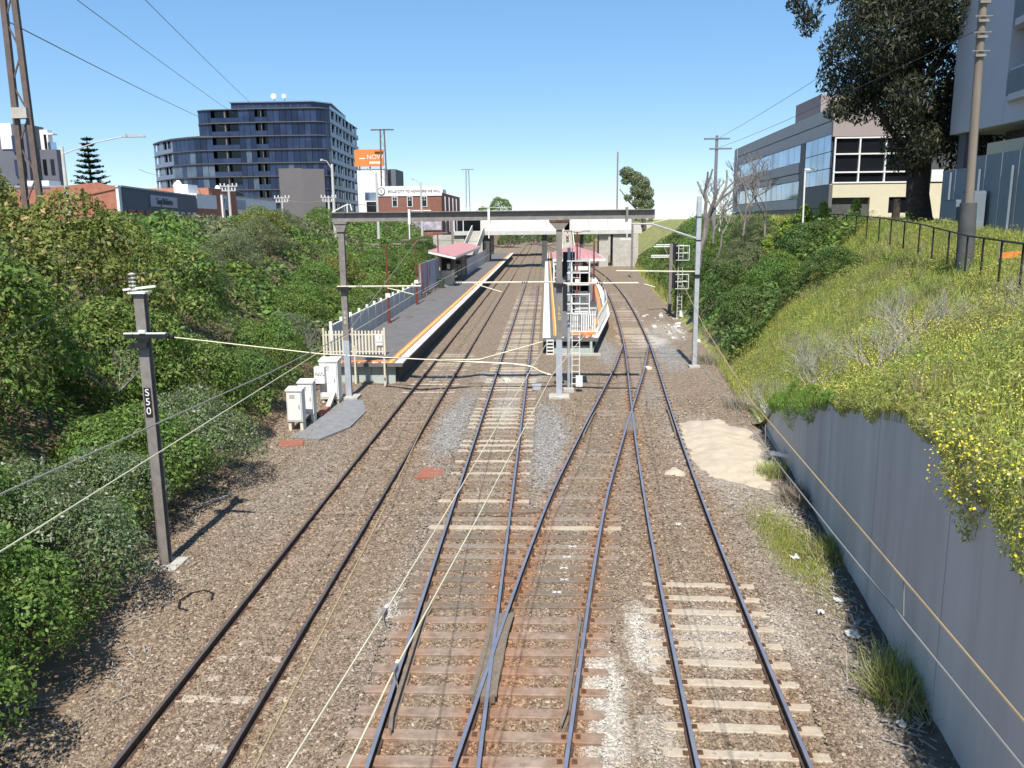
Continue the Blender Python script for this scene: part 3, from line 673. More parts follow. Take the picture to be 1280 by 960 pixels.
plant('round', -14.2, 262, 8.5, 1.15, 'round leafy tree far beyond the overbridge on the left', 'trees beyond the overbridge')
plant('round', -20.5, 272, 8.0, 0.8, 'smaller flowering tree beside the far round tree', 'trees beyond the overbridge')
plant('round', 17.0, 150, 7.0, 0.55, 'small yellowish tree at the right end of the overbridge', 'trees beyond the overbridge')
for i, (x, y, s) in enumerate([(-6, 420, 1.5), (4, 440, 1.6), (-18, 400, 1.4), (14, 430, 1.5)]):
    plant('round', x, y, -0.5, s, ['second', 'third', 'leftmost', 'rightmost'][i]+' from the left of the far trees seen under the overbridge', 'far trees under the overbridge')

# the closed shrub mass between the single shrubs
def thicket(name, n, rng_xy, zf, cell, hmin, hmax, size, m, seed, asp=0.5, keep=None, rough=0.45, flat=1.0, droop=0.0):
    r = np.random.default_rng(seed); x, y = rng_xy(r, n)
    def H(x, y):
        out = np.zeros(len(x)); ci = np.floor(x/cell).astype(np.int64); cj = np.floor(y/cell).astype(np.int64)
        for di in (-1, 0, 1):
            for dj in (-1, 0, 1):
                a, b = ci+di, cj+dj
                def h(q):
                    v = (a*73856093 ^ b*19349663 ^ (q*83492791+seed*7919)) & 0x7fffffff
                    v = ((v ^ (v >> 13))*1274126177) & 0x7fffffff; return ((v ^ (v >> 15)) & 0xffff)/65535.0
                cx = (a+0.15+0.7*h(1))*cell; cy = (b+0.15+0.7*h(2))*cell; R = cell*(0.62+0.35*h(3)); hh = hmin+(hmax-hmin)*h(4)
                d = np.sqrt((x-cx)**2+(y-cy)**2)/R
                out = np.maximum(out, hh*np.sqrt(np.clip(1-d*d, 0, 1)))
        return out+0.35*(hmax-hmin)*(fbm(x, y, cell*0.45, seed+3, 3)-0.5)
    h0 = H(x, y); e = 0.12
    zt = zf(x, y); k = h0 > 0.02
    if keep is not None: k &= keep(x, y, r)
    sx = (H(x+e, y)-h0)/e+(zf(x+e, y)-zt)/e; sy = (H(x, y+e)-h0)/e+(zf(x, y+e)-zt)/e
    N = np.stack([-sx*flat, -sy*flat, np.ones(len(x))], -1)[k]; N /= np.linalg.norm(N, axis=1, keepdims=True)
    q = 1-0.5*r.random(len(x))**2.2
    P = np.stack([x, y, zt+h0*q], -1)[k]
    N = N+r.normal(size=N.shape)*rough; N /= np.linalg.norm(N, axis=1, keepdims=True)
    V, F, v = leaf_quads(P, N, size, r, asp, droop)
    return obj(name, mesh_np(name, V, F, 4, {'v': v}), m)
def lrng(y0, y1, d1, p=1.6, d0=-0.3):
    def f(r, n):
        y = y0+(y1-y0)*r.random(n)**p; return toe_l(y)-d0-(d1-d0)*r.random(n), y
    return f
def msk(seed, lo, hi, sc=5.0): return lambda x, y, r: (lambda v: (v > lo) & (v <= hi))(fbm(x, y, sc, seed, 3)+(r.random(len(x))-0.5)*0.04)
tl = lambda x, y: left_z(x, y)-0.1
stuff(thicket('shrub_thicket', 150000, lrng(8, 48, 15), tl, 2.3, 0.8, 2.1, 0.125, 'leaf_green', 41, keep=msk(5, -1, 0.52)), 'dense green thicket covering the left embankment', 'shrubs')
stuff(thicket('shrub_thicket', 130000, lrng(8, 48, 15), tl, 2.3, 0.8, 2.1, 0.12, 'leaf_dark', 41, keep=msk(5, 0.52, 2)), 'darker green thicket patches on the left embankment', 'shrubs')
stuff(thicket('shrub_thicket', 85000, lrng(48, 165, 19, 1.15, -0.2), tl, 3.0, 1.1, 2.6, 0.34, 'leaf_green', 43, keep=msk(6, -1, 0.55, 9)), 'green thicket on the embankment above the left platform', 'shrubs')
stuff(thicket('shrub_thicket', 70000, lrng(48, 165, 19, 1.15, -0.2), tl, 3.0, 1.1, 2.6, 0.34, 'leaf_sage', 43, keep=msk(6, 0.55, 2, 9)), 'dull sage thicket on the embankment above the left platform', 'shrubs')
def rrng(y0, y1, d0, d1, p=1.4):
    def f(r, n):
        y = y0+(y1-y0)*r.random(n)**p; k = sstep(29.5, 33.5, y); b = (WALL_X(y)+0.25)*(1-k)+toe_r(y)*k
        return b+d0+(d1-d0)*r.random(n), y
    return f
tr_ = lambda x, y: right_z(x, y)-0.05
stuff(thicket('shrub_thicket', 60000, rrng(44, 145, 0.3, 9.5), tr_, 2.4, 0.7, 2.0, 0.24, 'leaf_dark', 51, keep=lambda x, y, r: (x-toe_r(y) < 3+(y-46)*0.75) & (fbm(x, y, 6, 8) < 0.56)), 'dark green thicket on the right embankment beyond the mast', 'shrubs')
stuff(thicket('shrub_thicket', 50000, rrng(44, 145, 0.3, 10.5), tr_, 2.4, 0.6, 1.8, 0.24, 'leaf_green', 51, keep=lambda x, y, r: (x-toe_r(y) < 3+(y-46)*0.75) & (fbm(x, y, 6, 8) >= 0.56)), 'lighter green thicket on the right embankment beyond the mast', 'shrubs')
# weeds, flowers and dry stalks on the slope over the wall
fl = lambda x, y: fbm(x, y, 4.5, 61, 3)
stuff(thicket('weeds', 150000, rrng(6, 62, -0.35, 11.5, 1.25), tr_, 1.5, 0.2, 1.05, 0.10, 'weed', 52, 0.28, rough=0.9, keep=lambda x, y, r: (fl(x, y) < 0.62) & ((y < 50) | (x-toe_r(y) > (y-46)*0.6))), 'pale green weeds growing over the right slope', 'weeds')
stuff(thicket('fennel', 80000, rrng(6, 60, -0.3, 10.5, 1.25), tr_, 1.9, 0.3, 1.3, 0.09, 'fennel', 53, 0.2, rough=0.8, keep=lambda x, y, r: (fl(x+40, y) > 0.52) & ((y < 48) | (x-toe_r(y) > (y-46)*0.6))), 'feathery bright green fennel patches on the right slope', 'weeds')
def blades(name, n, rngxy, zf, h0, h1, w, m, seed, keep=None, lean=0.5):
    r = np.random.default_rng(seed); x, y = rngxy(r, n)
    k = np.ones(n, bool) if keep is None else keep(x, y, r); x, y = x[k], y[k]; n = len(x)
    a = r.random(n)*6.283; h = h0+(h1-h0)*r.random(n); z = zf(x, y); ln = (r.random(n)*lean)*h
    dx, dy = np.cos(a), np.sin(a); b = r.random(n)*6.283
    P0 = np.stack([x-dx*w, y-dy*w, z], -1); P1 = np.stack([x+dx*w, y+dy*w, z], -1)
    P2 = np.stack([x+np.cos(b)*ln+dx*w*0.3, y+np.sin(b)*ln+dy*w*0.3, z+h], -1); P3 = np.stack([x+np.cos(b)*ln-dx*w*0.3, y+np.sin(b)*ln-dy*w*0.3, z+h], -1)
    V = np.stack([P0, P1, P2, P3], 1).reshape(-1, 3)
    return obj(name, mesh_np(name, V, np.arange(4*n), 4, {'v': np.repeat(r.random(n), 4)}), m)
stuff(blades('slope_grass', 90000, rrng(6, 62, -0.3, 12.5, 1.2), tr_, 0.15, 0.55, 0.014, 'weed', 54, keep=lambda x, y, r: (y < 50) | (x-toe_r(y) > (y-46)*0.5)), 'long green grass on the right slope', 'grass')
stuff(blades('dry_grass', 26000, rrng(10, 60, 0.1, 11, 1.2), tr_, 0.25, 0.75, 0.010, 'dry_weed', 55, keep=lambda x, y, r: fbm(x, y, 3, 64) > 0.55), 'straw-coloured dry grass on the right slope', 'grass')
def crest(y0, y1):
    def f(r, n): y = y0+(y1-y0)*r.random(n); return 13+16*r.random(n), y
    return f
stuff(blades('crest_grass', 26000, crest(18, 72), lambda x, y: right_z(x, y), 0.12, 0.4, 0.025, 'weed', 56), 'yellowish grass on the crest by the fence', 'grass')
def far_slope(r, n): y = 70+80*r.random(n); return toe_r(y)+13*r.random(n), y
stuff(blades('far_slope_grass', 14000, far_slope, lambda x, y: right_z(x, y), 0.3, 0.8, 0.06, 'weed', 57), 'rough green grass on the far right slope near the overbridge', 'grass')
def flowers(name, n, rngxy, zf, keep, seed, lift=(0.25, 0.8), size=0.055):
    r = np.random.default_rng(seed); x, y = rngxy(r, n); k = keep(x, y, r); x, y = x[k], y[k]; n = len(x)
    P = np.stack([x, y, zf(x, y)+lift[0]+(lift[1]-lift[0])*r.random(n)], -1)
    N = np.stack([r.normal(size=n)*0.5-0.2, r.normal(size=n)*0.5-0.6, np.ones(n)], -1); N /= np.linalg.norm(N, axis=1, keepdims=True)
    V, F, v = leaf_quads(P, N, size, r, 0.95)
    return obj(name, mesh_np(name, V, F, 4, {'v': v}), 'yellow_petal')
stuff(flowers('yellow_flowers', 90000, rrng(7, 46, -0.3, 11.5, 1.1), tr_, lambda x, y, r: (fbm(x, y, 1.5, 71, 3)+0.16*(r.random(len(x))-0.5) > 0.47+0.006*np.clip(y-14, 0, 30)), 72, (0.2, 0.8), 0.023), 'small yellow flowers over the right slope', 'flowers')
stuff(flowers('yellow_flowers', 900, lrng(26, 33, 2.6, 1.0), tl, lambda x, y, r: fbm(x, y, 1.5, 73) > 0.45, 74, (0.5, 1.1), 0.05), 'small yellow flowers beside the white cabinets', 'flowers')
# dry twiggy bushes hanging over the wall end
def dry_bush(name, label, x, y, z, s, seed, group, cat='shrub', depth=4, n=9, m='bark_grey', up=0.2, rad=0.02):
    r = random.Random(seed); t = thing(name, label, cat, (x, y, z), group); b = MB()
    for i in range(n):
        a = r.uniform(0, 6.28); limbs(b, (x+r.uniform(-.2, .2)*s, y+r.uniform(-.2, .2)*s, z), (math.cos(a), math.sin(a), r.uniform(0.4, 1.6)), s*0.42, rad*s, depth, r, 0.7, up, 4, 2)
    b.build('twigs', m, t); return t
GD = 'dry grey bushes on the right slope'
for x, y, s, sd_, lab in [(8.3, 25.2, 0.9, 1, 'dry grey bush spilling over the low end of the retaining wall'), (9.3, 28.6, 1.0, 2, 'leafless grey bush uphill of the wall end'), (8.6, 21.6, 0.9, 3, 'dry grey stalks above the middle of the retaining wall'), (10.6, 24.5, 1.1, 4, 'pale dry bush in the middle of the flowering slope'), (12.6, 21.5, 0.9, 5, 'dry grey stalks beside the round fennel clump'), (9.0, 33.6, 0.9, 6, 'fallen grey branches at the slope foot beyond the wall')]:
    dry_bush('dry_bush', lab, x, y, float(right_z(x, y))+0.1, s*1.5, sd_, GD, depth=4, n=16, rad=0.016)
# bare trees on the right crest
def bare_tree(label, x, y, z, h, seed, depth=5, rad=0.2, spread=0.55, lean=(0, 0, 1), thin=0.66):
    r = random.Random(seed); t = thing('bare_tree', label, 'tree', (x, y, z), 'leafless trees on the right crest'); b = MB()
    limbs(b, (x, y, z-0.3), lean, h*0.36, rad, depth, r, spread, 0.5, 6, 2 if depth > 4 else 3, thin); b.build('branches', 'bark_bare', t); return t
bare_tree('tall pruned dead tree with stubby limbs above the galvanised mast', 10.9, 61, 5.0, 9.2, 24, 2, 0.24, 0.45)
bare_tree('bare twiggy tree left of the office building', 14.6, 63.5, 7.2, 5.4, 6, 6, 0.09, 0.85, thin=0.7)
bare_tree('wide bare grey tree in front of the office left end', 16.0, 68, 7.4, 5.6, 9, 6, 0.10, 0.85, thin=0.7)
bare_tree('low bare tree right of the dead trunk', 12.9, 66, 6.6, 5.0, 12, 6, 0.09, 0.9, thin=0.7)
dry_bush('dead_bush', 'tangle of dead grey branches beside the platform end cabinet', -12.9, 43.2, 1.2, 1.6, 8, 'dead branches', depth=3, n=10, rad=0.015)
dry_bush('dead_bush', 'small dead grey bush behind the top of the nearest mast', -13.2, 24.6, 3.2, 1.3, 18, 'dead branches', depth=4, n=9, rad=0.012)

for x, y, s_, lab in [(-11.5, 262, 2.4, 'leftmost bush beyond the road bridge seen under the overbridge'), (-4.5, 292, 2.3, 'second bush from the left seen under the overbridge'), (3.5, 280, 2.4, 'third bush from the left seen under the overbridge'), (11.5, 268, 2.6, 'rightmost bush beyond the road bridge seen under the overbridge')]:
    plant('dark', x, y, -0.8, s_, lab, 'bushes beyond the road bridge')
bare_tree('small bare tree between the dead trunk and the galvanised mast', 11.6, 57.5, 5.9, 4.4, 15, 6, 0.08, 0.9, thin=0.7)
bare_tree('bare grey tree at the crest left of the white office lamp', 15.3, 60.0, 7.2, 4.6, 17, 6, 0.08, 0.9, thin=0.7)
# big gum tree on the right
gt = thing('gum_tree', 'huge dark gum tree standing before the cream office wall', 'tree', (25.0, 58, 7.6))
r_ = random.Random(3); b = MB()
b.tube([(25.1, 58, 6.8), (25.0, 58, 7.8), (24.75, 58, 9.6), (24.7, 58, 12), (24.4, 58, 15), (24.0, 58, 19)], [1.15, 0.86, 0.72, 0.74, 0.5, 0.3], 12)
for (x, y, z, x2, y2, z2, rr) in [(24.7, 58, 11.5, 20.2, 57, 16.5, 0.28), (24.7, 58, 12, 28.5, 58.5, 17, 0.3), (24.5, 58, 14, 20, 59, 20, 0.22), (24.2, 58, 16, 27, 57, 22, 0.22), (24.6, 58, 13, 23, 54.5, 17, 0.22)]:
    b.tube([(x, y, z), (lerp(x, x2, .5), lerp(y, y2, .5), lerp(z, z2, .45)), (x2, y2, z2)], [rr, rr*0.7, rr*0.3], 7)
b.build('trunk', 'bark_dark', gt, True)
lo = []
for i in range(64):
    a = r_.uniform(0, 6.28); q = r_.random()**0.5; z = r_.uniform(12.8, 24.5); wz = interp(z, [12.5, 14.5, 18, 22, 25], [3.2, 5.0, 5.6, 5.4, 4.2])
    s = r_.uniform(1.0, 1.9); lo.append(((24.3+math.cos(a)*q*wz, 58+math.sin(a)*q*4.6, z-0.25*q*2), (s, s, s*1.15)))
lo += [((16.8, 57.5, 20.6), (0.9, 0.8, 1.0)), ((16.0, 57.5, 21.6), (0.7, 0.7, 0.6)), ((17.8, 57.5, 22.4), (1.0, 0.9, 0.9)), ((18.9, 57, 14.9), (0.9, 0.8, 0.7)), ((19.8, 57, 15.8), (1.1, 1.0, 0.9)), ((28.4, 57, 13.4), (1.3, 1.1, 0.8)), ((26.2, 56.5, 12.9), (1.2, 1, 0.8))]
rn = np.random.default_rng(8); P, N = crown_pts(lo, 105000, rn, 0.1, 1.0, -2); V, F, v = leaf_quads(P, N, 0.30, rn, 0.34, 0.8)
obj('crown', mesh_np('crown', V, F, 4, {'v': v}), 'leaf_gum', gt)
# far gum beyond the bridge
gt = thing('gum_tree', 'far gum tree leaning left above the right end of the overbridge', 'tree', (21.5, 195, 7))
MB().tube([(22.5, 195, 6), (21.8, 195, 10), (20.5, 195, 15)], [0.5, 0.4, 0.2], 7).tube([(22, 195, 9), (19, 195, 12), (16.6, 195, 15)], [0.25, 0.2, 0.1], 6).build('trunk', 'bark', gt)
lo = [((18.2, 195, 18.6), (1.7, 1.7, 1.3)), ((19.9, 195, 17.4), (1.9, 1.7, 1.5)), ((21.6, 195, 16.2), (1.9, 1.8, 1.6)), ((22.6, 195, 14), (1.8, 1.8, 1.7)), ((20.6, 195, 14.6), (1.8, 1.7, 1.5)), ((22.9, 195, 11.7), (1.6, 1.6, 1.5)), ((21, 195, 12), (1.5, 1.5, 1.2)), ((18.6, 195, 13), (1.0, 1, 0.8)), ((18, 195, 16.8), (1.1, 1.1, 0.9))]
P, N = crown_pts(lo, 9000, rn, 0.4, 0.6, -2); V, F, v = leaf_quads(P, N, 0.45, rn, 0.4, 0.6); obj('crown', mesh_np('crown', V, F, 4, {'v': v}), 'leaf_sage', gt)
# norfolk pine on the left
pt = thing('norfolk_pine', 'tall Norfolk pine behind the left brick shop roof', 'tree', (-70.6, 130, 6.5))
MB().tube([(-70.6, 130, 6), (-70.6, 130, 21.6)], [0.4, 0.06], 7).build('trunk', 'bark', pt)
PP, NN = [], []; r_ = random.Random(5)
for k in range(17):
    z = 7.5+13.6*k/16; ln = lerp(4.6, 0.5, (k/16)**1.1)
    for i in range(9):
        a = i*0.698+k*0.37
        for j in range(34):
            t = r_.random()**0.8; w = 0.42*(1-t*0.4)
            PP.append((-70.6+math.cos(a)*ln*t+r_.uniform(-w, w), 130+math.sin(a)*ln*t+r_.uniform(-w, w), z+0.10*ln*t*t*2+r_.uniform(-0.12, 0.12))); NN.append((r_.uniform(-.5, .5), r_.uniform(-.5, .5), 1))
PP = np.array(PP); NN = np.array(NN); NN /= np.linalg.norm(NN, axis=1, keepdims=True)
V, F, v = leaf_quads(PP, NN, 0.62, rn, 0.45); obj('crown', mesh_np('crown', V, F, 4, {'v': v}), 'leaf_pine', pt)

# retaining wall
mat('wall_concrete', (0.56, 0.535, 0.495), 0.85, 0.12, 0.9, bump=0.15, bscale=20, stain=(0.38, 0.36, 0.33), stain_amt=0.85, streak=True)
wl_t = thing('retaining_wall', 'tall grey concrete retaining wall along the right track', 'wall', (6.2, 12, 0))
jy = [-4, 0.2, 4.3, 8.5, 12.6, 16.7, 20.9, 25, 29.1, 32]
for a, c in zip(jy[:-1], jy[1:]):
    b = MB(); n = 7; ys = np.linspace(a+0.014, c-0.014, n); vs = []
    for y in ys:
        x = float(WALL_X(y)); zt = float(wall_top(y)); vs += [(x, y, -0.6), (x+0.3, y, -0.6), (x+0.3, y, zt), (x, y, zt)]
    fs = [(i*4+k, i*4+(k+1) % 4, i*4+4+(k+1) % 4, i*4+4+k) for i in range(n-1) for k in range(4)]+[(0, 1, 2, 3), tuple((n-1)*4+k for k in (3, 2, 1, 0))]
    b.add(vs, fs).build('panel', 'wall_concrete', wl_t)
# dark soil and rubbish at the wall foot, partly painted in for the wall's shadow
mat('foot_soil_shade', (0.085, 0.066, 0.052), 0.95, 0.4, 3, bump=0.8, bscale=14, stain=(0.15, 0.12, 0.09), stain_amt=0.6)
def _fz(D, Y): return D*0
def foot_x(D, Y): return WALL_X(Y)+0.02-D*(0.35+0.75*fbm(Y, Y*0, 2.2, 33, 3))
struct(grid_obj('wall_foot_soil_shade', np.linspace(0, 1, 9), np.arange(8, 27, 0.18), lambda X, Y: gz(X, Y)+0.05*np.clip((X-WALL_X(Y)+0.55)/0.5, -1, 1)+0.05*(fbm(X, Y, 0.3, 35, 3)-0.35), 'foot_soil_shade', None, foot_x))
# plants against and over the wall
def hang(name, label, y0, y1, zt, drop, n, seed, m='weed', bulge=0.3):
    r = np.random.default_rng(seed); t = r.random(n); y = y0+(y1-y0)*t; q = r.random(n)**1.3
    prof = np.clip(np.sin(np.pi*t), 0, 1)**0.6*(0.15+1.2*np.clip(fbm(y, y*0+seed, 0.9, seed, 3)-0.22, 0, 1)*1.5)
    z = wall_top(y)+zt*(0.4+prof)-q*drop*prof*1.6; x = WALL_X(y)+0.12-(bulge*np.sin(np.pi*np.clip(q, 0, 1)*0.8+0.3))*(0.3+prof)*r.random(n)**0.5
    P = np.stack([x, y, z], -1); N = np.stack([-np.ones(n), r.normal(size=n)*0.7-0.5, r.normal(size=n)*0.7+0.5], -1); N /= np.linalg.norm(N, axis=1, keepdims=True)
    V, F, v = leaf_quads(P, N, 0.085, r, 0.25, 1.0); o = obj(name, mesh_np(name, V, F, 4, {'v': v}), m)
    return tag(o, label, 'plant', 'plants hanging over the wall')
hang('hanging_weeds', 'large clump of flowering weeds hanging down the near wall', 6.5, 13.2, 0.45, 1.3, 14000, 81, bulge=0.55)
hang('hanging_weeds', 'thin fringe of weeds over the wall middle', 12.0, 22.5, 0.3, 0.5, 9000, 82)
hang('hanging_weeds', 'leafy green tuft drooping over the low wall end', 20.5, 31, 0.5, 0.9, 10000, 83, 'fennel', 0.45)
stuff(flowers('yellow_flowers', 900, lambda r, n: (WALL_X(y_ := 6.5+6.3*r.random(n))-0.25-0.2*r.random(n), y_), lambda x, y: wall_top(y), lambda x, y, r: r.random(len(x)) < 0.9, 75, (-0.7, 0.5), 0.032), 'small yellow flowers on the weeds hanging over the near wall', 'flowers')
def tuft(label, x, y, s, n, seed, m='dry_weed', h=0.6):
    t = thing('grass_tuft', label, 'grass', (x, y, 0), 'grass tufts along the wall foot')
    for nm, mm, k_, sd_, hh in (('green_blades', m, 0.6, seed, h), ('dry_blades', 'dry_weed', 0.4, seed+40, h*0.8)): adopt(_tuft(nm, x, y, s*1.2, int(n*k_), sd_, mm, hh), t)
def _tuft(nm, x, y, s, n, seed, m, h):
    return blades(nm, n, lambda rr, k: (x+rr.normal(size=k)*s*0.4, y+rr.normal(size=k)*s*0.55), lambda a, b_: gz(a, b_)-0.02, h*0.15, h, 0.011, m, seed, keep=lambda a, b_, rr: a < WALL_X(b_)-0.02, lean=1.5)
tuft('yellow-green spiky tuft at the near wall foot', 6.05, 13.35, 0.55, 1500, 91, 'weed', 0.7)
tuft('dull grass tuft at the wall foot below the long joint', 6.9, 19.4, 0.5, 1300, 92, 'weed', 0.5)
tuft('brown grass tuft at the wall foot near the sand', 7.35, 23.2, 0.5, 1500, 93, 'dry_weed', 0.6)
tuft('dark green tuft beside the sand heap', 7.2, 26.0, 0.4, 900, 94, 'weed', 0.45)
tuft('dry tuft behind the drain channel end', 8.4, 35.6, 0.6, 1200, 95, 'dry_weed', 0.5)
tuft('dry tuft behind the galvanised mast foot', 9.2, 47.4, 0.7, 1400, 96, 'dry_weed', 0.6)
stuff(blades('low_grass', 9000, lambda r, n: (6.15+r.normal(size=n)*0.33+0.0, 20.0+r.normal(size=n)*1.5), lambda x, y: gz(x, y)-0.02, 0.04, 0.13, 0.012, 'weed', 97, keep=lambda x, y, r: (x < WALL_X(y)-0.1) & (x > 5.3)), 'flat patch of short green grass beside the wall', 'grass')
# ------------------------------------------------------------------ overhead line equipment
mat('mast_steel', (0.235, 0.21, 0.19), 0.65, 0.2, 4, metal=0.15, stain=(0.15, 0.115, 0.09), stain_amt=0.5)
mat('mast_silver', (0.46, 0.49, 0.53), 0.5, 0.1, 4, metal=0.35)
mat('galvanised', (0.47, 0.49, 0.51), 0.5, 0.15, 4, metal=0.35, stain=(0.36, 0.37, 0.38))
mat('wire_cream', (0.62, 0.57, 0.40), 0.5, 0.12, 2, metal=0.1)  # light cream carries the glare of the overhead wires in its colour
mat('wire_copper', (0.42, 0.29, 0.15), 0.5, 0.2, 1.5, metal=0.2)
mat('wire_grey', (0.23, 0.22, 0.20), 0.6, 0.1, 2)
mat('wire_dark', (0.05, 0.05, 0.055), 0.6, 0.1, 2)
mat('black', (0.02, 0.02, 0.022), 0.6, 0.2, 3)
mat('white_paint', (0.74, 0.73, 0.69), 0.6, 0.08, 2, stain=(0.58, 0.54, 0.46), stain_amt=0.5)
mat('cream_paint', (0.66, 0.60, 0.47), 0.65, 0.1, 2, stain=(0.5, 0.42, 0.3))
mat('concrete', (0.43, 0.41, 0.36), 0.9, 0.18, 2, bump=0.2, stain=(0.33, 0.29, 0.23), stain_amt=0.6)
mat('concrete_pale', (0.52, 0.51, 0.47), 0.9, 0.12, 1.2, bump=0.1, stain=(0.42, 0.40, 0.35))
mat('grey_green', (0.40, 0.44, 0.40), 0.8, 0.1, 2, stain=(0.33, 0.34, 0.3))
mat('dark_panel', (0.085, 0.085, 0.085), 0.8, 0.25, 2)
mat('red_paint', (0.17, 0.045, 0.036), 0.55, 0.15, 3)
mat('pink_roof', (0.50, 0.235, 0.225), 0.65, 0.1, 1.2, stain=(0.56, 0.31, 0.30), stain_amt=0.5)
mat('orange_tile', (0.62, 0.24, 0.065), 0.8, 0.12, 4)
mat('yellow_tile', (0.74, 0.50, 0.17), 0.8, 0.1, 4)
mat('red_tile', (0.50, 0.08, 0.05), 0.8, 0.12, 4)
mat('red_plate', (0.30, 0.115, 0.075), 0.85, 0.15, 4, bump=0.2)
mat('fence_grey', (0.52, 0.52, 0.51), 0.7, 0.1, 1.5, stain=(0.33, 0.34, 0.35))
mat('bin_green', (0.05, 0.07, 0.055), 0.6, 0.2, 3)

def ibeam(b, c, z0, z1, w, d):
    """upright H section, flanges facing the viewer"""
    x, y = c; t = 0.03
    b.bb(x-w/2, x+w/2, y-d/2, y-d/2+t, z0, z1); b.bb(x-w/2, x+w/2, y+d/2-t, y+d/2, z0, z1); b.bb(x-t/2, x+t/2, y-d/2+t, y+d/2-t, z0, z1); return b
def insulator(parent, p0, p1, n=5, r=0.07, m='black', name='insulator'):
    p0, p1 = Vector(p0), Vector(p1); d = (p1-p0); pts = []; rs = []
    for i in range(n):
        for t, q in ((0.1, 0.35), (0.4, 1), (0.6, 1), (0.9, 0.35)): pts.append(p0+d*((i+t)/n)); rs.append(r*q)
    return MB().tube(pts, rs, 8).build(name, m, parent)
def wire(label, pts, r=0.012, m='wire_cream', sag=0.0, n=10, group='overhead wires', name='overhead_wire'):
    P = []
    for a, c in zip(pts[:-1], pts[1:]):
        for i in range(n):
            t = i/n; P.append((lerp(a[0], c[0], t), lerp(a[1], c[1], t), lerp(a[2], c[2], t)-sag*4*t*(1-t)))
    P.append(pts[-1]); o = MB().tube(P, r, 5).build(name, m); return tag(o, label, 'wire', group)
def mast_text(parent, body, x, y, z, size, m):
    for i, ch in enumerate(body): text('number', ch, size, m, (x, y, z-i*size*0.92), (RAD(90), 0, 0), parent)

# near mast S50
mt = thing('overhead_mast', 'brown steel mast numbered S50 standing in the left shrubs', 'mast', (-9.36, 18.85, -0.1), 'overhead masts')
ibeam(MB(), (-9.36, 18.85), -0.5, 6.62, 0.235, 0.21).build('post', 'mast_steel', mt)
MB().bb(-9.56, -9.16, 18.66, 19.04, 6.62, 6.66).bar((-9.75, 18.85, 6.7), (-8.98, 18.85, 6.78), 0.05, 0.05).build('cap_plate', 'white_paint', mt)
MB().bb(-9.7, -8.72, 18.60, 18.69, 5.60, 5.70).bb(-9.6, -9.2, 18.58, 18.70, 5.38, 5.50).build('bracket_arm', 'black', mt)
MB().bb(-9.72, -8.74, 18.59, 18.68, 5.703, 5.73).bar((-9.35, 18.6, 5.76), (-9.2, 18.6, 5.76), 0.07).build('arm_plate', 'white_paint', mt)
insulator(mt, (-9.52, 18.85, 6.66), (-9.52, 18.85, 7.1), 5, 0.085, 'concrete')
insulator(mt, (-8.74, 18.65, 5.66), (-8.55, 18.66, 5.63), 2, 0.07)
MB().bb(-9.44, -9.28, 18.728, 18.736, 3.72, 4.42).build('number_plate', 'black', mt)
mast_text(mt, 'S50', -9.36, 18.722, 4.30, 0.24, 'white_mark')
MB().box((-9.36, 18.85, -0.1), (0.8, 0.8, 0.2)).build('footing', 'concrete', mt)
# portal
pt = thing('overhead_portal', 'two-legged steel portal numbered S60 spanning the tracks at the platform ends', 'portal', (0.55, 38.3, 0), 'overhead masts')
def h_beam(x0, x1, y, z0, z1, w, t=0.035):
    b = MB(); b.bb(x0, x1, y-w/2, y+w/2, z1-t, z1); b.bb(x0, x1, y-w/2, y+w/2, z0, z0+t); b.bb(x0, x1, y-0.012, y+0.012, z0+t, z1-t); return b
bm_ = h_beam(-9.78, 4.85, 38.3, 8.20, 8.62, 0.34).build('beam', 'mast_steel', pt)
for x in (-6.2, -2.6, 3.6): MB().bb(x-0.05, x+0.05, 38.1, 38.5, 8.06, 8.72).build('hanger_clamp', 'white_paint' if x < 3 else 'mast_steel', bm_)
for x, cap in ((-9.37, 0), (0.57, 1)):
    ibeam(MB(), (x, 38.3), 2.75, 8.19, 0.27, 0.24).build('post', 'mast_steel', pt)
    ibeam(MB(), (x, 38.3), -0.3, 2.75, 0.274, 0.244).build('post_base', 'mast_silver', pt)
    w = 0.46 if cap else 0.3
    MB().add([(x-0.15, 38.12, 7.75), (x+0.15, 38.12, 7.75), (x+w, 38.12, 8.10), (x-w, 38.12, 8.10), (x-0.15, 38.48, 7.75), (x+0.15, 38.48, 7.75), (x+w, 38.48, 8.10), (x-w, 38.48, 8.10)], [(0, 1, 2, 3), (7, 6, 5, 4), (0, 3, 7, 4), (1, 5, 6, 2), (3, 2, 6, 7), (0, 4, 5, 1)]).build('bracket', 'mast_steel', pt)
    MB().bb(x-w, x+w, 38.08, 38.52, 8.103, 8.195).build('cap_plate', 'rust' if cap else 'mast_steel', pt)
    MB().box((x, 38.3, -0.05), (0.95, 0.9, 0.3)).build('footing', 'concrete', pt)
    mast_text(pt, 'S60', x, 38.168, 4.18 if cap else 4.05, 0.24, 'yellow_tile' if cap else 'cream_paint')
MB().bar((-9.75, 38.3, 8.65), (-9.0, 38.3, 9.0), 0.04).tube([(-9.05, 38.3, 8.62), (-9.05, 38.3, 8.95), (-8.9, 38.3, 8.98), (-8.85, 38.3, 8.7)], 0.03, 5).build('guy_bracket', 'white_paint', pt)
for (x0, x1, z) in ((-9.62, -5.75, 5.28), (-4.15, 0.4, 5.42), (0.75, 4.15, 5.35)):
    MB().tube([(x0, 38.05, z), (x1, 38.05, z)], 0.04, 6).build('register_arm', 'cream_paint', pt)
for (x, z) in ((-9.35, 5.25), (0.57, 5.33)): MB().bb(x-0.26, x+0.26, 37.98, 38.6, z-0.14, z+0.02).build('arm_clamp', 'black', pt)
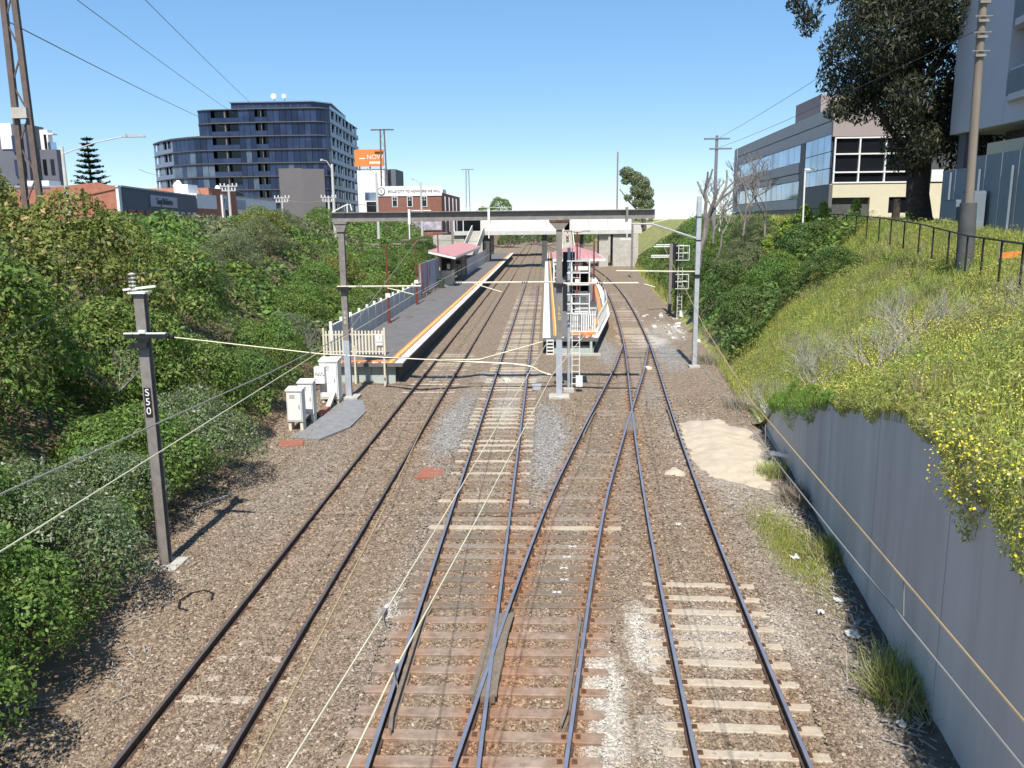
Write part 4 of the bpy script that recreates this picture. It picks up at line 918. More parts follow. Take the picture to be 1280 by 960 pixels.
for (a, c) in (((-7.3, 38.05, 5.2), (-6.1, 38.05, 4.9)), ((-3.35, 38.05, 5.38), (-2.05, 38.05, 4.98)), ((4.4, 38.05, 5.3), (4.9, 38.05, 5.15))):
    MB().tube([a, c], 0.026, 5).build('steady_arm', 'cream_paint', pt)
for x, z in ((-8.6, 5.28), (-4.0, 5.42), (-1.0, 5.42), (2.4, 5.35)): insulator(pt, (x-0.15, 38.05, z), (x+0.15, 38.05, z), 3, 0.075, 'mast_steel')
for x in (-6.2, -2.6, 3.6): MB().tube([(x, 38.05, 8.1), (x, 38.05, 7.4)], 0.03, 5).build('hanger', 'white_paint', pt)
# galvanised mast on the right
gm = thing('overhead_mast', 'galvanised mast with a long cantilever arm beside the right slope', 'mast', (8.2, 46.1, 0), 'overhead masts')
ibeam(MB(), (8.2, 46.1), 0.0, 9.35, 0.24, 0.26).build('post', 'galvanised', gm)
MB().bb(8.05, 8.35, 45.93, 46.27, 5.02, 5.2).bb(8.06, 8.34, 45.94, 46.26, 7.0, 7.06).bb(8.06, 8.34, 45.94, 46.26, 8.25, 8.29).build('clamp_band', 'black', gm)
MB().tube([(8.1, 46.1, 7.13), (5.7, 46.1, 7.92), (4.55, 46.1, 7.95)], [0.055, 0.05, 0.035], 6).build('cantilever_arm', 'galvanised', gm)
MB().tube([(8.1, 46.1, 8.5), (5.7, 46.1, 7.98)], 0.022, 5).build('stay', 'cream_paint', gm)
MB().tube([(8.1, 46.1, 5.35), (6.9, 46.1, 5.36)], 0.04, 6).tube([(6.9, 46.1, 5.36), (3.8, 46.1, 5.42)], 0.045, 6).build('register_arm', 'wire_cream', gm)
MB().box((8.2, 46.1, 0.0), (0.6, 0.6, 0.3)).build('footing', 'concrete', gm)
# smaller masts further on
for (x, y, z1, lab, arms) in [(10.7, 73, 6.1, 'dark rusty mast beside the signal on the right', ((9.4, 6.0), (9.2, 5.85), (9.0, 5.1), (9.0, 4.95))), (11.9, 118, 8.6, 'thin dark mast near the right end of the overbridge', ((10.2, 5.6), (10.2, 5.4))), (-13.2, 118, 8.6, 'thin brown mast at the foot of the station stairs', ()), (13.2, 160, 20.5, 'tall thin black pole rising above the overbridge', ())]:
    o = thing('overhead_mast', lab, 'mast', (x, y, 0), 'overhead masts'); ibeam(MB(), (x, y), -0.2, z1, 0.28, 0.28).build('post', 'mast_steel', o)
    for ax, az in arms: MB().tube([(x, y, az), (ax, y, az)], 0.05, 5).build('arm', 'white_paint', o)
# wires
W1, W2, W3, WX = -5.45, -1.8, 2.7, -1.25
wire('contact wire over the left track', [(-5.3, 1, 5.0), (-5.45, 9, 5.0), (-5.67, 20, 5.0), (-6.1, 38.05, 4.88), (-5.6, 85, 4.95), (-5.8, 148, 5.0)], 0.0095, 'wire_cream')
wire('messenger wire over the left track', [(-5.55, 1, 5.75), (-5.3, 8, 5.6), (-4.85, 14.2, 5.6), (-4.6, 18.8, 5.65), (-5.8, 38.05, 7.4), (-5.8, 90, 5.9), (-5.8, 148, 6.6)], 0.011, 'wire_grey')
wire('brownish contact wire over the middle track', [(-1.7, 1, 4.95), (-1.85, 8.4, 4.95), (-2.11, 17, 4.95), (-2.06, 38.05, 4.95), (-1.7, 90, 4.95), (-1.9, 148, 5.0)], 0.009, 'wire_copper')
wire('messenger wire above the middle track', [(-1.95, 38.05, 7.4), (-1.9, 90, 5.8), (-1.9, 148, 6.6)], 0.011, 'wire_grey')
wire('cream contact wire following the crossover', [(-1.35, 1, 5.0), (-1.2, 4.35, 4.97), (-1.12, 5.54, 4.95), (-0.79, 8.79, 4.9), (0.12, 18.8, 4.68), (1.4, 25.5, 5.0), (2.96, 42.2, 5.4)], 0.0085)
wire('cream messenger wire above the crossover', [(-1.45, 1, 5.6), (-1.3, 3.66, 5.5), (-1.17, 5.48, 5.42), (-1.0, 7.44, 5.4), (0.03, 18.8, 5.48)], 0.0065)
wire('brown messenger wire above the right track', [(2.5, 1, 5.75), (2.56, 4.15, 5.5), (2.72, 6.06, 5.45), (2.82, 11.39, 5.7), (2.9, 15.3, 6.2), (5.7, 46.1, 7.95)], 0.008, 'wire_copper')
wire('grey contact wire over the right track', [(2.55, 1, 5.15), (2.65, 4.25, 5.15), (2.78, 7.72, 5.15), (2.94, 11.31, 5.15), (3.16, 16.4, 5.2), (4.67, 46.1, 5.35), (7.0, 90, 5.3), (7.4, 148, 5.3)], 0.007, 'wire_grey')
wire('dark feeder wire tied to the top of the nearest mast', [(-9.4, 2, 6.0), (-9.53, 14, 6.2), (-9.52, 18.8, 7.0), (-14.0, 45, 7.2)], 0.009, 'wire_dark')
wire('cream pull-off wire from the nearest mast', [(-8.58, 18.66, 5.62), (-5.24, 18.8, 5.2), (-3.73, 18.8, 5.11), (-2.42, 18.8, 5.04), (-1.53, 18.8, 5.06), (-0.1, 18.8, 5.46)], 0.013, n=2)
wire('bent cream pull-off tube near the centre mast', [(-2.42, 18.82, 5.03), (-0.8, 18.82, 4.95), (-0.34, 18.82, 4.88), (-0.18, 18.82, 4.78), (0.02, 18.82, 4.70), (0.1, 18.82, 4.69)], 0.020, n=1, name='pull_off_tube')
for x, y, z, l in ((-1.17, 5.48, 5.42, 'small wire dropper clamp low on the crossover messenger wire'), (-1.12, 5.54, 4.95, 'large insulator clamp low on the crossover contact wire'), (1.3, 24.9, 5.0, 'section insulator on the crossover wire before the island platform')):
    o = thing('wire_clamp', l, 'clamp', (x, y, z), 'wire fittings'); MB().box((x, y, z), (0.03, 0.10, 0.05), -0.1).tube([(x, y, z), (x+0.02, y, z-0.16)], 0.006, 4).build('clamp', 'mast_steel', o); MB().box((x, y+0.09, z), (0.022, 0.07, 0.022)).build('sleeve', 'white_paint', o)
for i, (y, zt) in enumerate([(6.06, 5.45), (10.2, 5.64)]): wire(['wire dropper over the right track close to the viewer', 'second wire dropper over the right track'][i], [(2.72, y, zt), (2.74, y, 5.15)], 0.006, 'wire_grey', n=1)

# lattice pylons and power lines
mat('pylon', (0.13, 0.10, 0.085), 0.7, 0.2, 3, stain=(0.09, 0.07, 0.06))
mat('pylon_far', (0.19, 0.20, 0.22), 0.7, 0.1, 3)
def pylon(label, x, y, z0, z1, w0, w1, leg, m, arm=None, step=1.6):
    t = thing('lattice_pylon', label, 'pylon', (x, y, z0), 'lattice pylons'); b = MB()
    at = lambda s, z: x+s*lerp(w0, w1, (z-z0)/(z1-z0))/2
    for s in (-1, 1): MB().bar((at(s, z0), y, z0), (at(s, z1), y, z1), leg, leg*0.75).build('leg', m, t)
    z = z0; s = 1
    while z < z1-step: b.bar((at(s, z), y, z), (at(-s, z+step), y, z+step), 0.07); z += step; s = -s
    b.build('lacing', m, t)
    if arm:
        for zz, hw in arm: MB().bb(x-hw, x+hw, y-0.12, y+0.12, zz, zz+0.3).build('crossarm', m, t)
    return t
p1 = pylon('tall brown lattice pylon at the top left corner', -28.4, 46, 4.5, 27.5, 0.95, 0.45, 0.30, 'pylon', ((26, 2.2), (23, 2.2)))
MB().box((-28.4, 45.9, 14.15), (0.85, 0.5, 0.55)).build('junction_box', 'concrete', p1)
pylon('lattice pylon with a wide crossarm behind the orange billboard', -38, 199, 5, 29.2, 1.7, 0.9, 0.32, 'pylon', ((29, 2.7),), 2.0)
pylon('far thin lattice pylon right of the brick building', -33, 357, 5, 29.4, 1.9, 1.1, 0.35, 'pylon_far', ((29.2, 2.7),), 2.4)
for i, (a, c) in enumerate([((-28.9, 46, 19.0), (-76, 205, 30.4)), ((-31, 50, 24.0), (-81, 235, 34.8)), ((-28.3, 52, 25.9), (-75, 235, 35.2))]):
    wire(['lowest power line crossing the sky at the upper left', 'middle power line crossing the sky at the upper left', 'uppermost power line crossing the sky at the upper left'][i], [a, c], 0.035, 'wire_grey', 0.4, group='power lines', name='power_line')
wire('thin power line left of the glass building', [(-58, 120, 15.9), (-93, 205, 19.9)], 0.03, 'wire_grey', 0.3, group='power lines', name='power_line')
# utility pole and its lines on the right
mat('pole_wood', (0.20, 0.165, 0.135), 0.9, 0.2, 3, stain=(0.15, 0.12, 0.10), streak=True)
up = thing('utility_pole', 'thick brown utility pole with a dark base at the right edge', 'pole', (17.45, 36, 6), 'utility poles')
MB().tube([(17.55, 36, 5.5), (17.25, 36, 18.5)], [0.19, 0.145], 12).build('pole', 'pole_wood', up, True)
MB().tube([(17.55, 36, 5.5), (17.46, 36, 8.7)], [0.36, 0.33], 12).build('base_sleeve', 'dark_panel', up, True)
for z in (14.6, 15.3, 15.9, 16.6, 17.3): MB().bb(16.95, 17.65, 35.78, 35.84, z, z+0.04).bb(17.1, 17.5, 35.76, 35.95, z-0.2, z-0.1).build('step_bracket', 'mast_steel', up)
up2 = thing('utility_pole', 'grey pole with two crossarms behind the dead tree', 'pole', (17.6, 90, 6), 'utility poles')
MB().tube([(17.6, 90, 6), (17.6, 90, 16.6)], [0.2, 0.15], 8).build('pole', 'pylon_far', up2)
for z, o_ in ((16.2, 0), (15.2, 0.6)): MB().bb(16.3+o_, 18.9+o_*0.4, 89.8, 90.2, z, z+0.14).build('crossarm', 'pylon_far', up2)
for i, (z, z2) in enumerate(((17.8, 16.4), (15.5, 15.4))): wire(['upper power line between gum tree and grey pole', 'lower power line between gum tree and grey pole'][i], [(17.3, 36, z), (17.9, 90, z2)], 0.016, 'wire_dark', 0.25, group='power lines', name='power_line')

# ------------------------------------------------------------------ left platform
PZ = 1.05
pf = thing('station_platform', 'long asphalt platform with white and orange edge on the left', 'platform', (-9.5, 42, 0), 'station platforms')
MB().bb(-11.78, -7.42, 41.9, 190, 0.86, PZ).build('deck', 'platform_asphalt', pf)
y = 42.5
while y < 92:
    MB().bb(-7.9, -7.72, y+0.012, y+1.188, -0.3, 0.858).build('wall_panel', 'dark_panel', pf); y += 1.2
MB().bb(-7.9, -7.72, y, 190, -0.3, 0.858).build('wall_panel', 'dark_panel', pf)
for i in range(3): MB().bb(-11.6+1.25*i, -10.37+1.25*i, 42.25, 42.45, -0.3, 0.858).build('end_panel', 'grey_green', pf)
mat('edge_white', (0.72, 0.70, 0.65), 0.8, 0.08, 3, stain=(0.45, 0.42, 0.37), stain_amt=0.75)
for a in np.arange(41.9, 96, 3.0): MB().bb(-7.83, -7.415, a+0.01, a+2.99, PZ-0.06, PZ+0.006).build('edge_slab', 'edge_white', pf)
MB().bb(-7.83, -7.415, 98.91, 190, PZ-0.06, PZ+0.006).build('edge_slab', 'edge_white', pf)
for x0, x1, m in ((-8.28, -8.15, 'orange_tile'), (-8.15, -8.04, 'yellow_tile'), (-8.04, -7.9, 'orange_tile')): MB().bb(x0+0.002, x1-0.002, 41.95, 190, PZ-0.02, PZ+0.008).build('tactile_strip', m, pf)
for i in range(18):
    MB().bb(-11.0+i*0.155, -10.86+i*0.155, 41.93, 42.12, PZ-0.02, PZ+0.03).build('end_tile', ['red_tile', 'white_paint', 'yellow_tile'][i % 3], pf)
MB().bb(-10.9, -8.35, 42.4, 42.75, PZ-0.02, PZ+0.006).build('end_strip', 'orange_tile', pf)
# picket gate and fences
def pickets(parent, p0, p1, z0, z1, n, m, w=0.09):
    p0, p1 = Vector(p0), Vector(p1)
    for i in range(n):
        p = p0.lerp(p1, (i+0.5)/n); d = (p1-p0).normalized(); ang = math.atan2(d.y, d.x)
        MB().box((p.x, p.y, (z0+z1)/2), (w, 0.03, z1-z0), ang).build('picket', m, parent)
    for z in (z0+0.15, z1-0.22): MB().bar((p0.x, p0.y+0.03, z), (p1.x, p1.y+0.03, z), 0.04, 0.06).build('fence_rail', m, parent)
gt_ = thing('picket_fence', 'cream picket fence closing the near end of the left platform', 'fence', (-10.5, 44.5, PZ), 'station fences')
pickets(gt_, (-12.1, 44.5, 0), (-8.85, 44.5, 0), PZ+0.05, 2.4, 18, 'cream_paint')
for x in (-12.15, -10.55, -8.82): MB().bb(x-0.05, x+0.05, 44.45, 44.55, PZ-1, 2.55).build('post', 'cream_paint', gt_)
MB().bb(-9.25, -8.9, 44.40, 44.44, 1.6, 2.2).build('sign_plate', 'white_paint', gt_); text('sign_mark', '!', 0.3, 'black', (-9.07, 44.395, 1.98), (RAD(90), 0, 0), gt_)
MB().bb(-9.24, -8.91, 44.392, 44.398, 1.78, 1.80).build('sign_line', 'black', gt_)
for i, (x, y) in enumerate(((-9.84, 41.75), (-8.29, 41.6))):
    o = tag(MB().tube([(x, y, -0.3), (x, y, 1.35 if i else 1.9)], 0.055, 8).box((x, y, 1.38 if i else 1.93), (0.13, 0.13, 0.05)).build('bollard_post', 'cream_paint'), ['cream post in front of the platform end beside the portal leg', 'cream post at the track-side corner of the platform end'][i], 'post', 'posts at the platform end')
fb = thing('panel_fence', 'grey panel fence with white capping along the back of the left platform', 'fence', (-11.8, 60, PZ), 'station fences')
for a in np.arange(45, 78, 2.36):
    MB().bb(-11.86, -11.80, a+0.04, a+2.32, PZ-0.4, 2.55).build('panel', 'fence_grey', fb); MB().bb(-11.93, -11.77, a-0.05, a+0.05, PZ-0.4, 2.85).build('post', 'white_paint', fb)
    MB().bar((-11.83, a+0.05, 2.6), (-11.83, a+2.31, 2.6), 0.1, 0.09).build('cap_rail', 'white_paint', fb)
def poster_mat(name, cols, seed):
    m, nt, b = new_mat(name); g = nt.nodes.new('ShaderNodeNewGeometry'); mp = nt.nodes.new('ShaderNodeMapping'); mp.inputs['Location'].default_value = (seed, seed*2.7, 0); mp.inputs['Scale'].default_value = (1, 0.8, 0.35)
    nt.links.new(g.outputs['Position'], mp.inputs[0]); n = _noise(nt, mp.outputs[0], 0.7, 3, 0.5); r = nt.nodes.new('ShaderNodeValToRGB'); nt.links.new(n, r.inputs[0])
    r.color_ramp.elements[0].position = 0.33; r.color_ramp.elements[0].color = (*cols[0], 1); r.color_ramp.elements[1].position = 0.68; r.color_ramp.elements[1].color = (*cols[-1], 1)
    for i, c in enumerate(cols[1:-1]): e = r.color_ramp.elements.new(0.33+0.35*(i+1)/(len(cols)-1)); e.color = (*c, 1)
    nt.links.new(r.outputs[0], b.inputs['Base Color']); b.inputs['Roughness'].default_value = 0.5
poster_mat('poster_a', [(0.32, 0.09, 0.12), (0.40, 0.30, 0.36), (0.22, 0.25, 0.42)], 1); poster_mat('poster_b', [(0.25, 0.30, 0.50), (0.45, 0.46, 0.55), (0.13, 0.14, 0.22)], 5); poster_mat('poster_c', [(0.33, 0.34, 0.36), (0.25, 0.26, 0.30), (0.45, 0.45, 0.46)], 9)
for i, (a, c, m, lab) in enumerate([(78.3, 83, 'poster_a', 'reddish poster hoarding nearest on the left platform'), (83.1, 88.5, 'poster_b', 'blue-grey poster hoarding in the middle of the left platform'), (88.6, 96, 'poster_c', 'grey poster hoarding next to the platform shelter')]):
    o = thing('poster_hoarding', lab, 'billboard', (-11.8, (a+c)/2, PZ), 'poster hoardings'); MB().bb(-11.9, -11.80, a, c, PZ+0.25, 4.3).build('panel', m, o)
    for yy in (a+0.15, c-0.15): MB().bb(-12.02, -11.91, yy-0.06, yy+0.06, PZ-0.5, 4.25).build('post', 'mast_steel', o)
    MB().bar((-11.7, a, PZ+0.5), (-11.7, c, PZ+0.5), 0.06).build('rail', 'concrete', o)
def lamp_post(label, x, y, z0, z1, m='red_paint', arm=1.0, two=True):
    o = thing('lamp_post', label, 'lamp post', (x, y, z0), 'platform lamp posts')
    MB().tube([(x, y, z0), (x, y, z1)], [0.085, 0.06], 8).build('post', m, o, True); MB().tube([(x, y, z0), (x, y, z0+1.0)], [0.12, 0.1], 8).build('base', m, o)
    for s in ((-1, 1) if two else (1,)):
        MB().tube([(x, y, z1-0.1), (x+s*arm*0.6, y, z1+0.05)], 0.03, 5).build('arm', m, o); MB().box((x+s*arm*0.8, y, z1+0.05), (0.6, 0.24, 0.1)).build('lamp_head', 'mast_steel', o)
    MB().box((x, y-0.09, z0+2.0), (0.34, 0.03, 0.3)).build('sign_plate', 'white_paint', o)
lamp_post('nearest red lamp post on the left platform', -11.3, 59, PZ, 6.6)
lamp_post('second red lamp post on the left platform, before the posters', -11.35, 72.5, PZ, 6.6)
lamp_post('third red lamp post at the shelter corner', -11.9, 92.0, PZ, 6.9)
# shelter
sh = thing('platform_shelter', 'small cream waiting shelter with pink roof on the left platform', 'shelter', (-11.5, 94, PZ), 'station shelters')
MB().bb(-12.3, -10.68, 94.0, 94.2, PZ, 2.75).bb(-10.85, -10.68, 94.2, 97, PZ, 2.75).build('front_wall', 'cream_paint', sh)
MB().bb(-12.3, -12.1, 94.2, 112, PZ, 4.2).bb(-12.1, -10.75, 111.8, 112, PZ, 4.2).build('back_wall', 'cream_paint', sh)
MB().bb(-12.2, -10.75, 94.05, 94.12, 2.75, 4.1).bb(-10.78, -10.72, 94.2, 104, 2.75, 4.1).build('window_glass', 'black', sh)
MB().bb(-11.2, -10.85, 93.95, 94.0, 2.9, 3.5).build('notice', 'white_paint', sh)
for yy in (97.2, 101, 106, 111.6): MB().bb(-10.8, -10.68, yy-0.06, yy+0.06, PZ, 4.3).build('post', 'mast_steel', sh)
def slab(b, q, t): b.add([(*p[:2], p[2]-t) for p in q]+[tuple(p) for p in q], [(3, 2, 1, 0), (4, 5, 6, 7), (0, 1, 5, 4), (1, 2, 6, 5), (2, 3, 7, 6), (3, 0, 4, 7)]); return b
nr = 12
for i in range(nr):
    y0, y1 = 91.5+36*i/nr, 91.5+36*(i+1)/nr; slab(MB(), [(-12.9, y0, 5.1), (-10.0, y0, 4.42), (-10.0, y1-0.04, 4.42), (-12.9, y1-0.04, 5.1)], 0.07).build('roof_sheet', 'pink_roof', sh)
slab(MB(), [(-12.9, 91.44, 4.99), (-9.98, 91.44, 4.32), (-9.98, 91.49, 4.32), (-12.9, 91.49, 4.99)], 0.22).bar((-9.96, 91.5, 4.25), (-9.96, 127.5, 4.25), 0.05, 0.22).build('fascia', 'white_paint', sh)
wb = thing('wheelie_bin', 'dark green bin beside the shelter on the left platform', 'bin', (-11.45, 90.5, PZ)); MB().add([(-11.7, 90.2, PZ), (-11.2, 90.2, PZ), (-11.2, 90.8, PZ), (-11.7, 90.8, PZ), (-11.78, 90.1, PZ+1.0), (-11.12, 90.1, PZ+1.0), (-11.12, 90.9, PZ+1.0), (-11.78, 90.9, PZ+1.0)], [(3, 2, 1, 0), (4, 5, 6, 7), (0, 1, 5, 4), (1, 2, 6, 5), (2, 3, 7, 6), (3, 0, 4, 7)]).build('body', 'bin_green', wb); MB().box((-11.45, 90.5, PZ+1.05), (0.74, 0.9, 0.09)).build('lid', 'bin_green', wb)
for i, yy in enumerate((100.5, 105)):
    o = thing('platform_bench', ['nearer bench inside the platform shelter', 'farther bench inside the platform shelter'][i], 'bench', (-11.8, yy, PZ), 'platform benches'); MB().bb(-12.05, -11.55, yy-0.9, yy+0.9, PZ+0.42, PZ+0.48).build('seat', 'white_paint', o); MB().bb(-12.08, -12.03, yy-0.9, yy+0.9, PZ+0.5, PZ+0.95).build('backrest', 'white_paint', o)
    for s in (-0.7, 0.7): MB().bb(-12.0, -11.6, yy+s-0.03, yy+s+0.03, PZ, PZ+0.42).build('leg', 'mast_steel', o)
o = thing('platform_sign', 'dark hanging sign under the shelter roof edge', 'sign', (-9.95, 97, PZ)); MB().bb(-10.5, -9.3, 97, 97.12, 3.3, 3.75).build('panel', 'black', o); MB().bb(-9.95, -9.85, 97, 97.1, PZ, 3.3).build('post', 'black', o)

# ------------------------------------------------------------------ station stairs and concourse over the line
mat('screen_white', (0.74, 0.73, 0.70), 0.7, 0.05, 0.8, stain=(0.64, 0.62, 0.57), stain_amt=0.5, streak=True)
def stair(name, label, x0, x1, y0, y1, z0, z1, n=18):
    o = thing(name, label, 'stairs', ((x0+x1)/2, y0, z0), 'station stairs')
    for i in range(n):
        ya, yb = lerp(y0, y1, i/n), lerp(y0, y1, (i+1)/n); zt = lerp(z0, z1, (i+1)/n); MB().bb(x0+0.12, x1-0.12, ya, yb+0.05, zt-0.35, zt).build('step', 'concrete', o)
    for x in (x0, x1):
        b = MB(); b.add([(x-0.06, y0, z0-0.4), (x+0.06, y0, z0-0.4), (x+0.06, y1, z1-0.5), (x-0.06, y1, z1-0.5), (x-0.06, y0, z0+1.0), (x+0.06, y0, z0+1.0), (x+0.06, y1, z1+1.0), (x-0.06, y1, z1+1.0)], [(3, 2, 1, 0), (4, 5, 6, 7), (0, 1, 5, 4), (1, 2, 6, 5), (2, 3, 7, 6), (3, 0, 4, 7)]); b.build('side_panel', 'fence_grey', o)
        MB().bar((x, y0, z0+1.1), (x, y1, z1+1.1), 0.14, 0.12).build('handrail', 'cream_paint', o)
    return o
stair('station_stairs', 'stairs climbing from the left platform to the overbridge', -13.0, -10.9, 118, 147.6, PZ, 6.3)
stair('station_stairs', 'stairs climbing from the island platform to the overbridge', 2.5, 4.4, 126, 147.6, PZ, 6.3)
pw = thing('platform_wall', 'pale grey corrugated fence on the far half of the left platform', 'fence', (-13, 120, PZ), 'station fences')
for a in np.arange(112.5, 147, 2.4): MB().bb(-10.75, -10.7, a, a+2.36, PZ, 3.2).build('panel', 'fence_grey', pw)
cc = thing('overbridge', 'white-walled station overbridge spanning all the tracks', 'bridge', (0, 148, 0))
ed = [-11.4, -8.6, -5.8, -2.9, 0.0, 2.9]
for a, c in zip(ed[:-1], ed[1:]): MB().bb(a+0.02, c-0.02, 148, 148.15, 6.45, 9.45).build('wall_panel', 'screen_white', cc)
for a, c in ((4.2, 7.3), (7.3, 10.6), (10.6, 14.9)): MB().bb(a+0.02, c-0.02, 148, 148.15, 6.45, 9.45).build('wall_panel', 'screen_white', cc)
MB().bb(-16.3, 15.0, 147.6, 154.6, 9.46, 9.72).bb(-15, 14, 148, 154, 9.72, 9.95).build('roof', 'screen_white', cc)
MB().bb(-16.3, 15.0, 147.75, 154.2, 5.75, 6.44).build('deck_beam', 'concrete_pale', cc)
MB().bb(-16.2, 14.9, 153.8, 154.0, 6.45, 9.45).build('back_wall', 'dark_panel', cc)
for x in (-16.2, -14.6, -11.5, 3.0, 4.1): MB().bb(x-0.07, x+0.07, 147.98, 148.2, 6.45, 9.45).build('door_post', 'white_paint', cc)
for x0, x1, y0, y1 in ((-11.3, -10.1, 148.5, 153.5), (-0.85, 0.1, 148.5, 153.5), (9.2, 10.8, 148.5, 153.5), (6.0, 6.5, 149, 153)): MB().bb(x0, x1, y0, y1, -0.3, 5.75).build('pier', 'dark_panel' if x0 < 8 else 'concrete', cc)
MB().bb(11.6, 16, 148.2, 154, -0.3, 5.75).build('abutment', 'concrete', cc); MB().bb(-20, -14.5, 148.2, 154, -0.3, 5.75).build('abutment', 'concrete', cc)
for i in range(14): MB().bb(-14+2*i, -13.94+2*i, 148.3, 148.36, 9.95, 10.5).build('roof_stanchion', 'white_paint', cc)
MB().tube([(-14, 148.3, 10.5), (12, 148.3, 10.5)], 0.03, 5).build('roof_rail', 'white_paint', cc)
rb = thing('road_bridge', 'dark road bridge behind the station overbridge', 'bridge', (0, 200, 0)); MB().bb(-40, 40, 196, 209, 5.0, 6.2).build('deck', 'concrete', rb); MB().bb(-40, 40, 195.7, 195.98, 5.0, 7.0).build('parapet', 'concrete_pale', rb); MB().bb(-40, -13, 196.2, 208.5, -0.5, 4.98).build('abutment', 'concrete', rb); MB().bb(13, 40, 196.2, 208.5, -0.5, 4.98).build('abutment', 'concrete', rb)

# ------------------------------------------------------------------ island platform
def isl_r(y): return float(min(3.15+(y-51)*0.13, t3(y)-1.62))
ip = thing('island_platform', 'tapering island platform with white edges between the middle and right tracks', 'platform', (1.5, 51, 0), 'station platforms')
ysi = list(np.arange(51, 70, 1.5))+list(np.arange(70, 146, 4.0))+[190]
L_, R_ = [(-0.25, y) for y in ysi], [(isl_r(y), y) for y in ysi]
MB().prism(L_+R_[::-1], 0.82, PZ).build('deck', 'platform_asphalt', ip)
def strip(xa, xb, z0, z1, m, name, ys):
    n = len(ys); b = MB(); vs = []
    for y in ys: vs += [(xa(y), y, z0), (xb(y), y, z0), (xb(y), y, z1), (xa(y), y, z1)]
    b.add(vs, [(i*4+k, i*4+(k+1) % 4, i*4+4+(k+1) % 4, i*4+4+k) for i in range(n-1) for k in range(4)]+[(0, 1, 2, 3), tuple((n-1)*4+k for k in (3, 2, 1, 0))]); return b.build(name, m, ip)
for a, c in zip(ysi[:-1], ysi[1:]):
    strip(lambda y: -0.26, lambda y: 0.22, PZ-0.05, PZ+0.006, 'edge_white', 'edge_slab', [a+0.01, c-0.01]); strip(lambda y: isl_r(y)-0.42, lambda y: isl_r(y)+0.02, PZ-0.05, PZ+0.006, 'edge_white', 'edge_slab', [a+0.01, c-0.01])
strip(lambda y: 0.42, lambda y: 0.55, PZ-0.02, PZ+0.005, 'orange_tile', 'tactile_strip', [52, 190]); strip(lambda y: 0.552, lambda y: 0.64, PZ-0.02, PZ+0.005, 'yellow_tile', 'tactile_strip', [52, 190]); strip(lambda y: isl_r(y)-0.85, lambda y: isl_r(y)-0.55, PZ-0.02, PZ+0.005, 'orange_tile', 'tactile_strip', ysi)
strip(lambda y: 0.05, lambda y: 0.25, -0.3, 0.818, 'dark_panel', 'side_wall', [51.4, 190]); strip(lambda y: isl_r(y)-0.5, lambda y: isl_r(y)-0.35, -0.3, 0.818, 'grey_green', 'side_wall', ysi[:1]+ysi[1:])
MB().bb(0.3, 2.9, 51.3, 51.5, -0.3, 0.5).build('end_panel', 'grey_green', ip); MB().bb(-0.1, 3.0, 51.2, 51.28, 0.5, 0.818).build('end_beam', 'black', ip); MB().bb(0.9, 3.3, 50.4, 50.9, -0.2, 0.12).build('end_kerb', 'concrete', ip)
for i in range(14): MB().bb(0.75+i*0.165, 0.9+i*0.165, 51.02, 51.2, PZ-0.02, PZ+0.03).build('end_tile', ['red_tile', 'white_paint', 'dark_panel'][i % 3], ip)
fe = thing('picket_fence', 'white picket fence across the near end of the island platform', 'fence', (2.3, 52.5, PZ), 'station fences')
pickets(fe, (1.3, 52.4, 0), (3.1, 52.4, 0), PZ+0.05, 2.55, 13, 'white_paint', 0.07); MB().bb(1.3, 3.1, 52.28, 52.36, PZ+0.01, PZ+0.18).build('kick_rail', 'orange_tile', fe)
fe = thing('picket_fence', 'white picket fence along the curved right side of the island platform', 'fence', (4, 60, PZ), 'station fences')
for i in range(6):
    a, c = 52.6+3.4*i, 52.6+3.4*(i+1); pickets(fe, (isl_r(a)-0.12-0.02*i, a, 0), (isl_r(c)-0.12-0.02*i, c, 0), PZ+0.05, 2.3, 12, 'white_paint', 0.13)
o = thing('striped_marker', 'black and white striped marker board at the island platform corner', 'sign', (0.2, 50.9, 0)); MB().bb(-0.02, 0.42, 50.9, 50.94, -0.35, 0.95).build('board', 'white_paint', o)
for i in range(6): MB().bb(0.02, 0.38, 50.885, 50.898, -0.3+i*0.21, -0.2+i*0.21).build('stripe', 'black', o)
lamp_post('red lamp post on the island platform nearer the middle track', 2.6, 72, PZ, 7.2); lamp_post('red lamp post on the island platform nearer the right track', 4.05, 72.2, PZ, 6.4, two=False)
ic = thing('island_canopy', 'pink hipped canopy over the island platform building', 'canopy', (4, 115, PZ), 'station shelters')
cx0, cx1, cy0, cy1 = 0.75, 7.2, 104.5, 127
for i in range(10):
    a, c = lerp(cx0, cx1, i/10), lerp(cx0, cx1, (i+1)/10); ridge = lambda x: 3.45+1.0*(1-abs((x-4)/3.3))
    za, zc = 3.45, 3.45; slab(MB(), [(a, cy0, za), (c-0.02, cy0, zc), (c-0.02, 112, ridge(c)), (a, 112, ridge(a))], 0.08).build('roof_sheet', 'pink_roof', ic); slab(MB(), [(a, 112.02, ridge(a)), (c-0.02, 112.02, ridge(c)), (c-0.02, cy1, ridge(c)), (a, cy1, ridge(a))], 0.08).build('roof_sheet', 'pink_roof', ic)
MB().bar((cx0, cy0-0.06, 3.3), (cx1+0.05, cy0-0.06, 3.3), 0.08, 0.3).bar((cx1+0.06, cy0, 3.3), (cx1+0.06, cy1, 3.3), 0.08, 0.3).build('fascia', 'white_paint', ic)
for x in (1.4, 3.2, 5.0): 
    for yy in (106, 115, 125): MB().bb(x-0.06, x+0.06, yy-0.06, yy+0.06, PZ, 3.4).build('post', 'red_paint', ic)
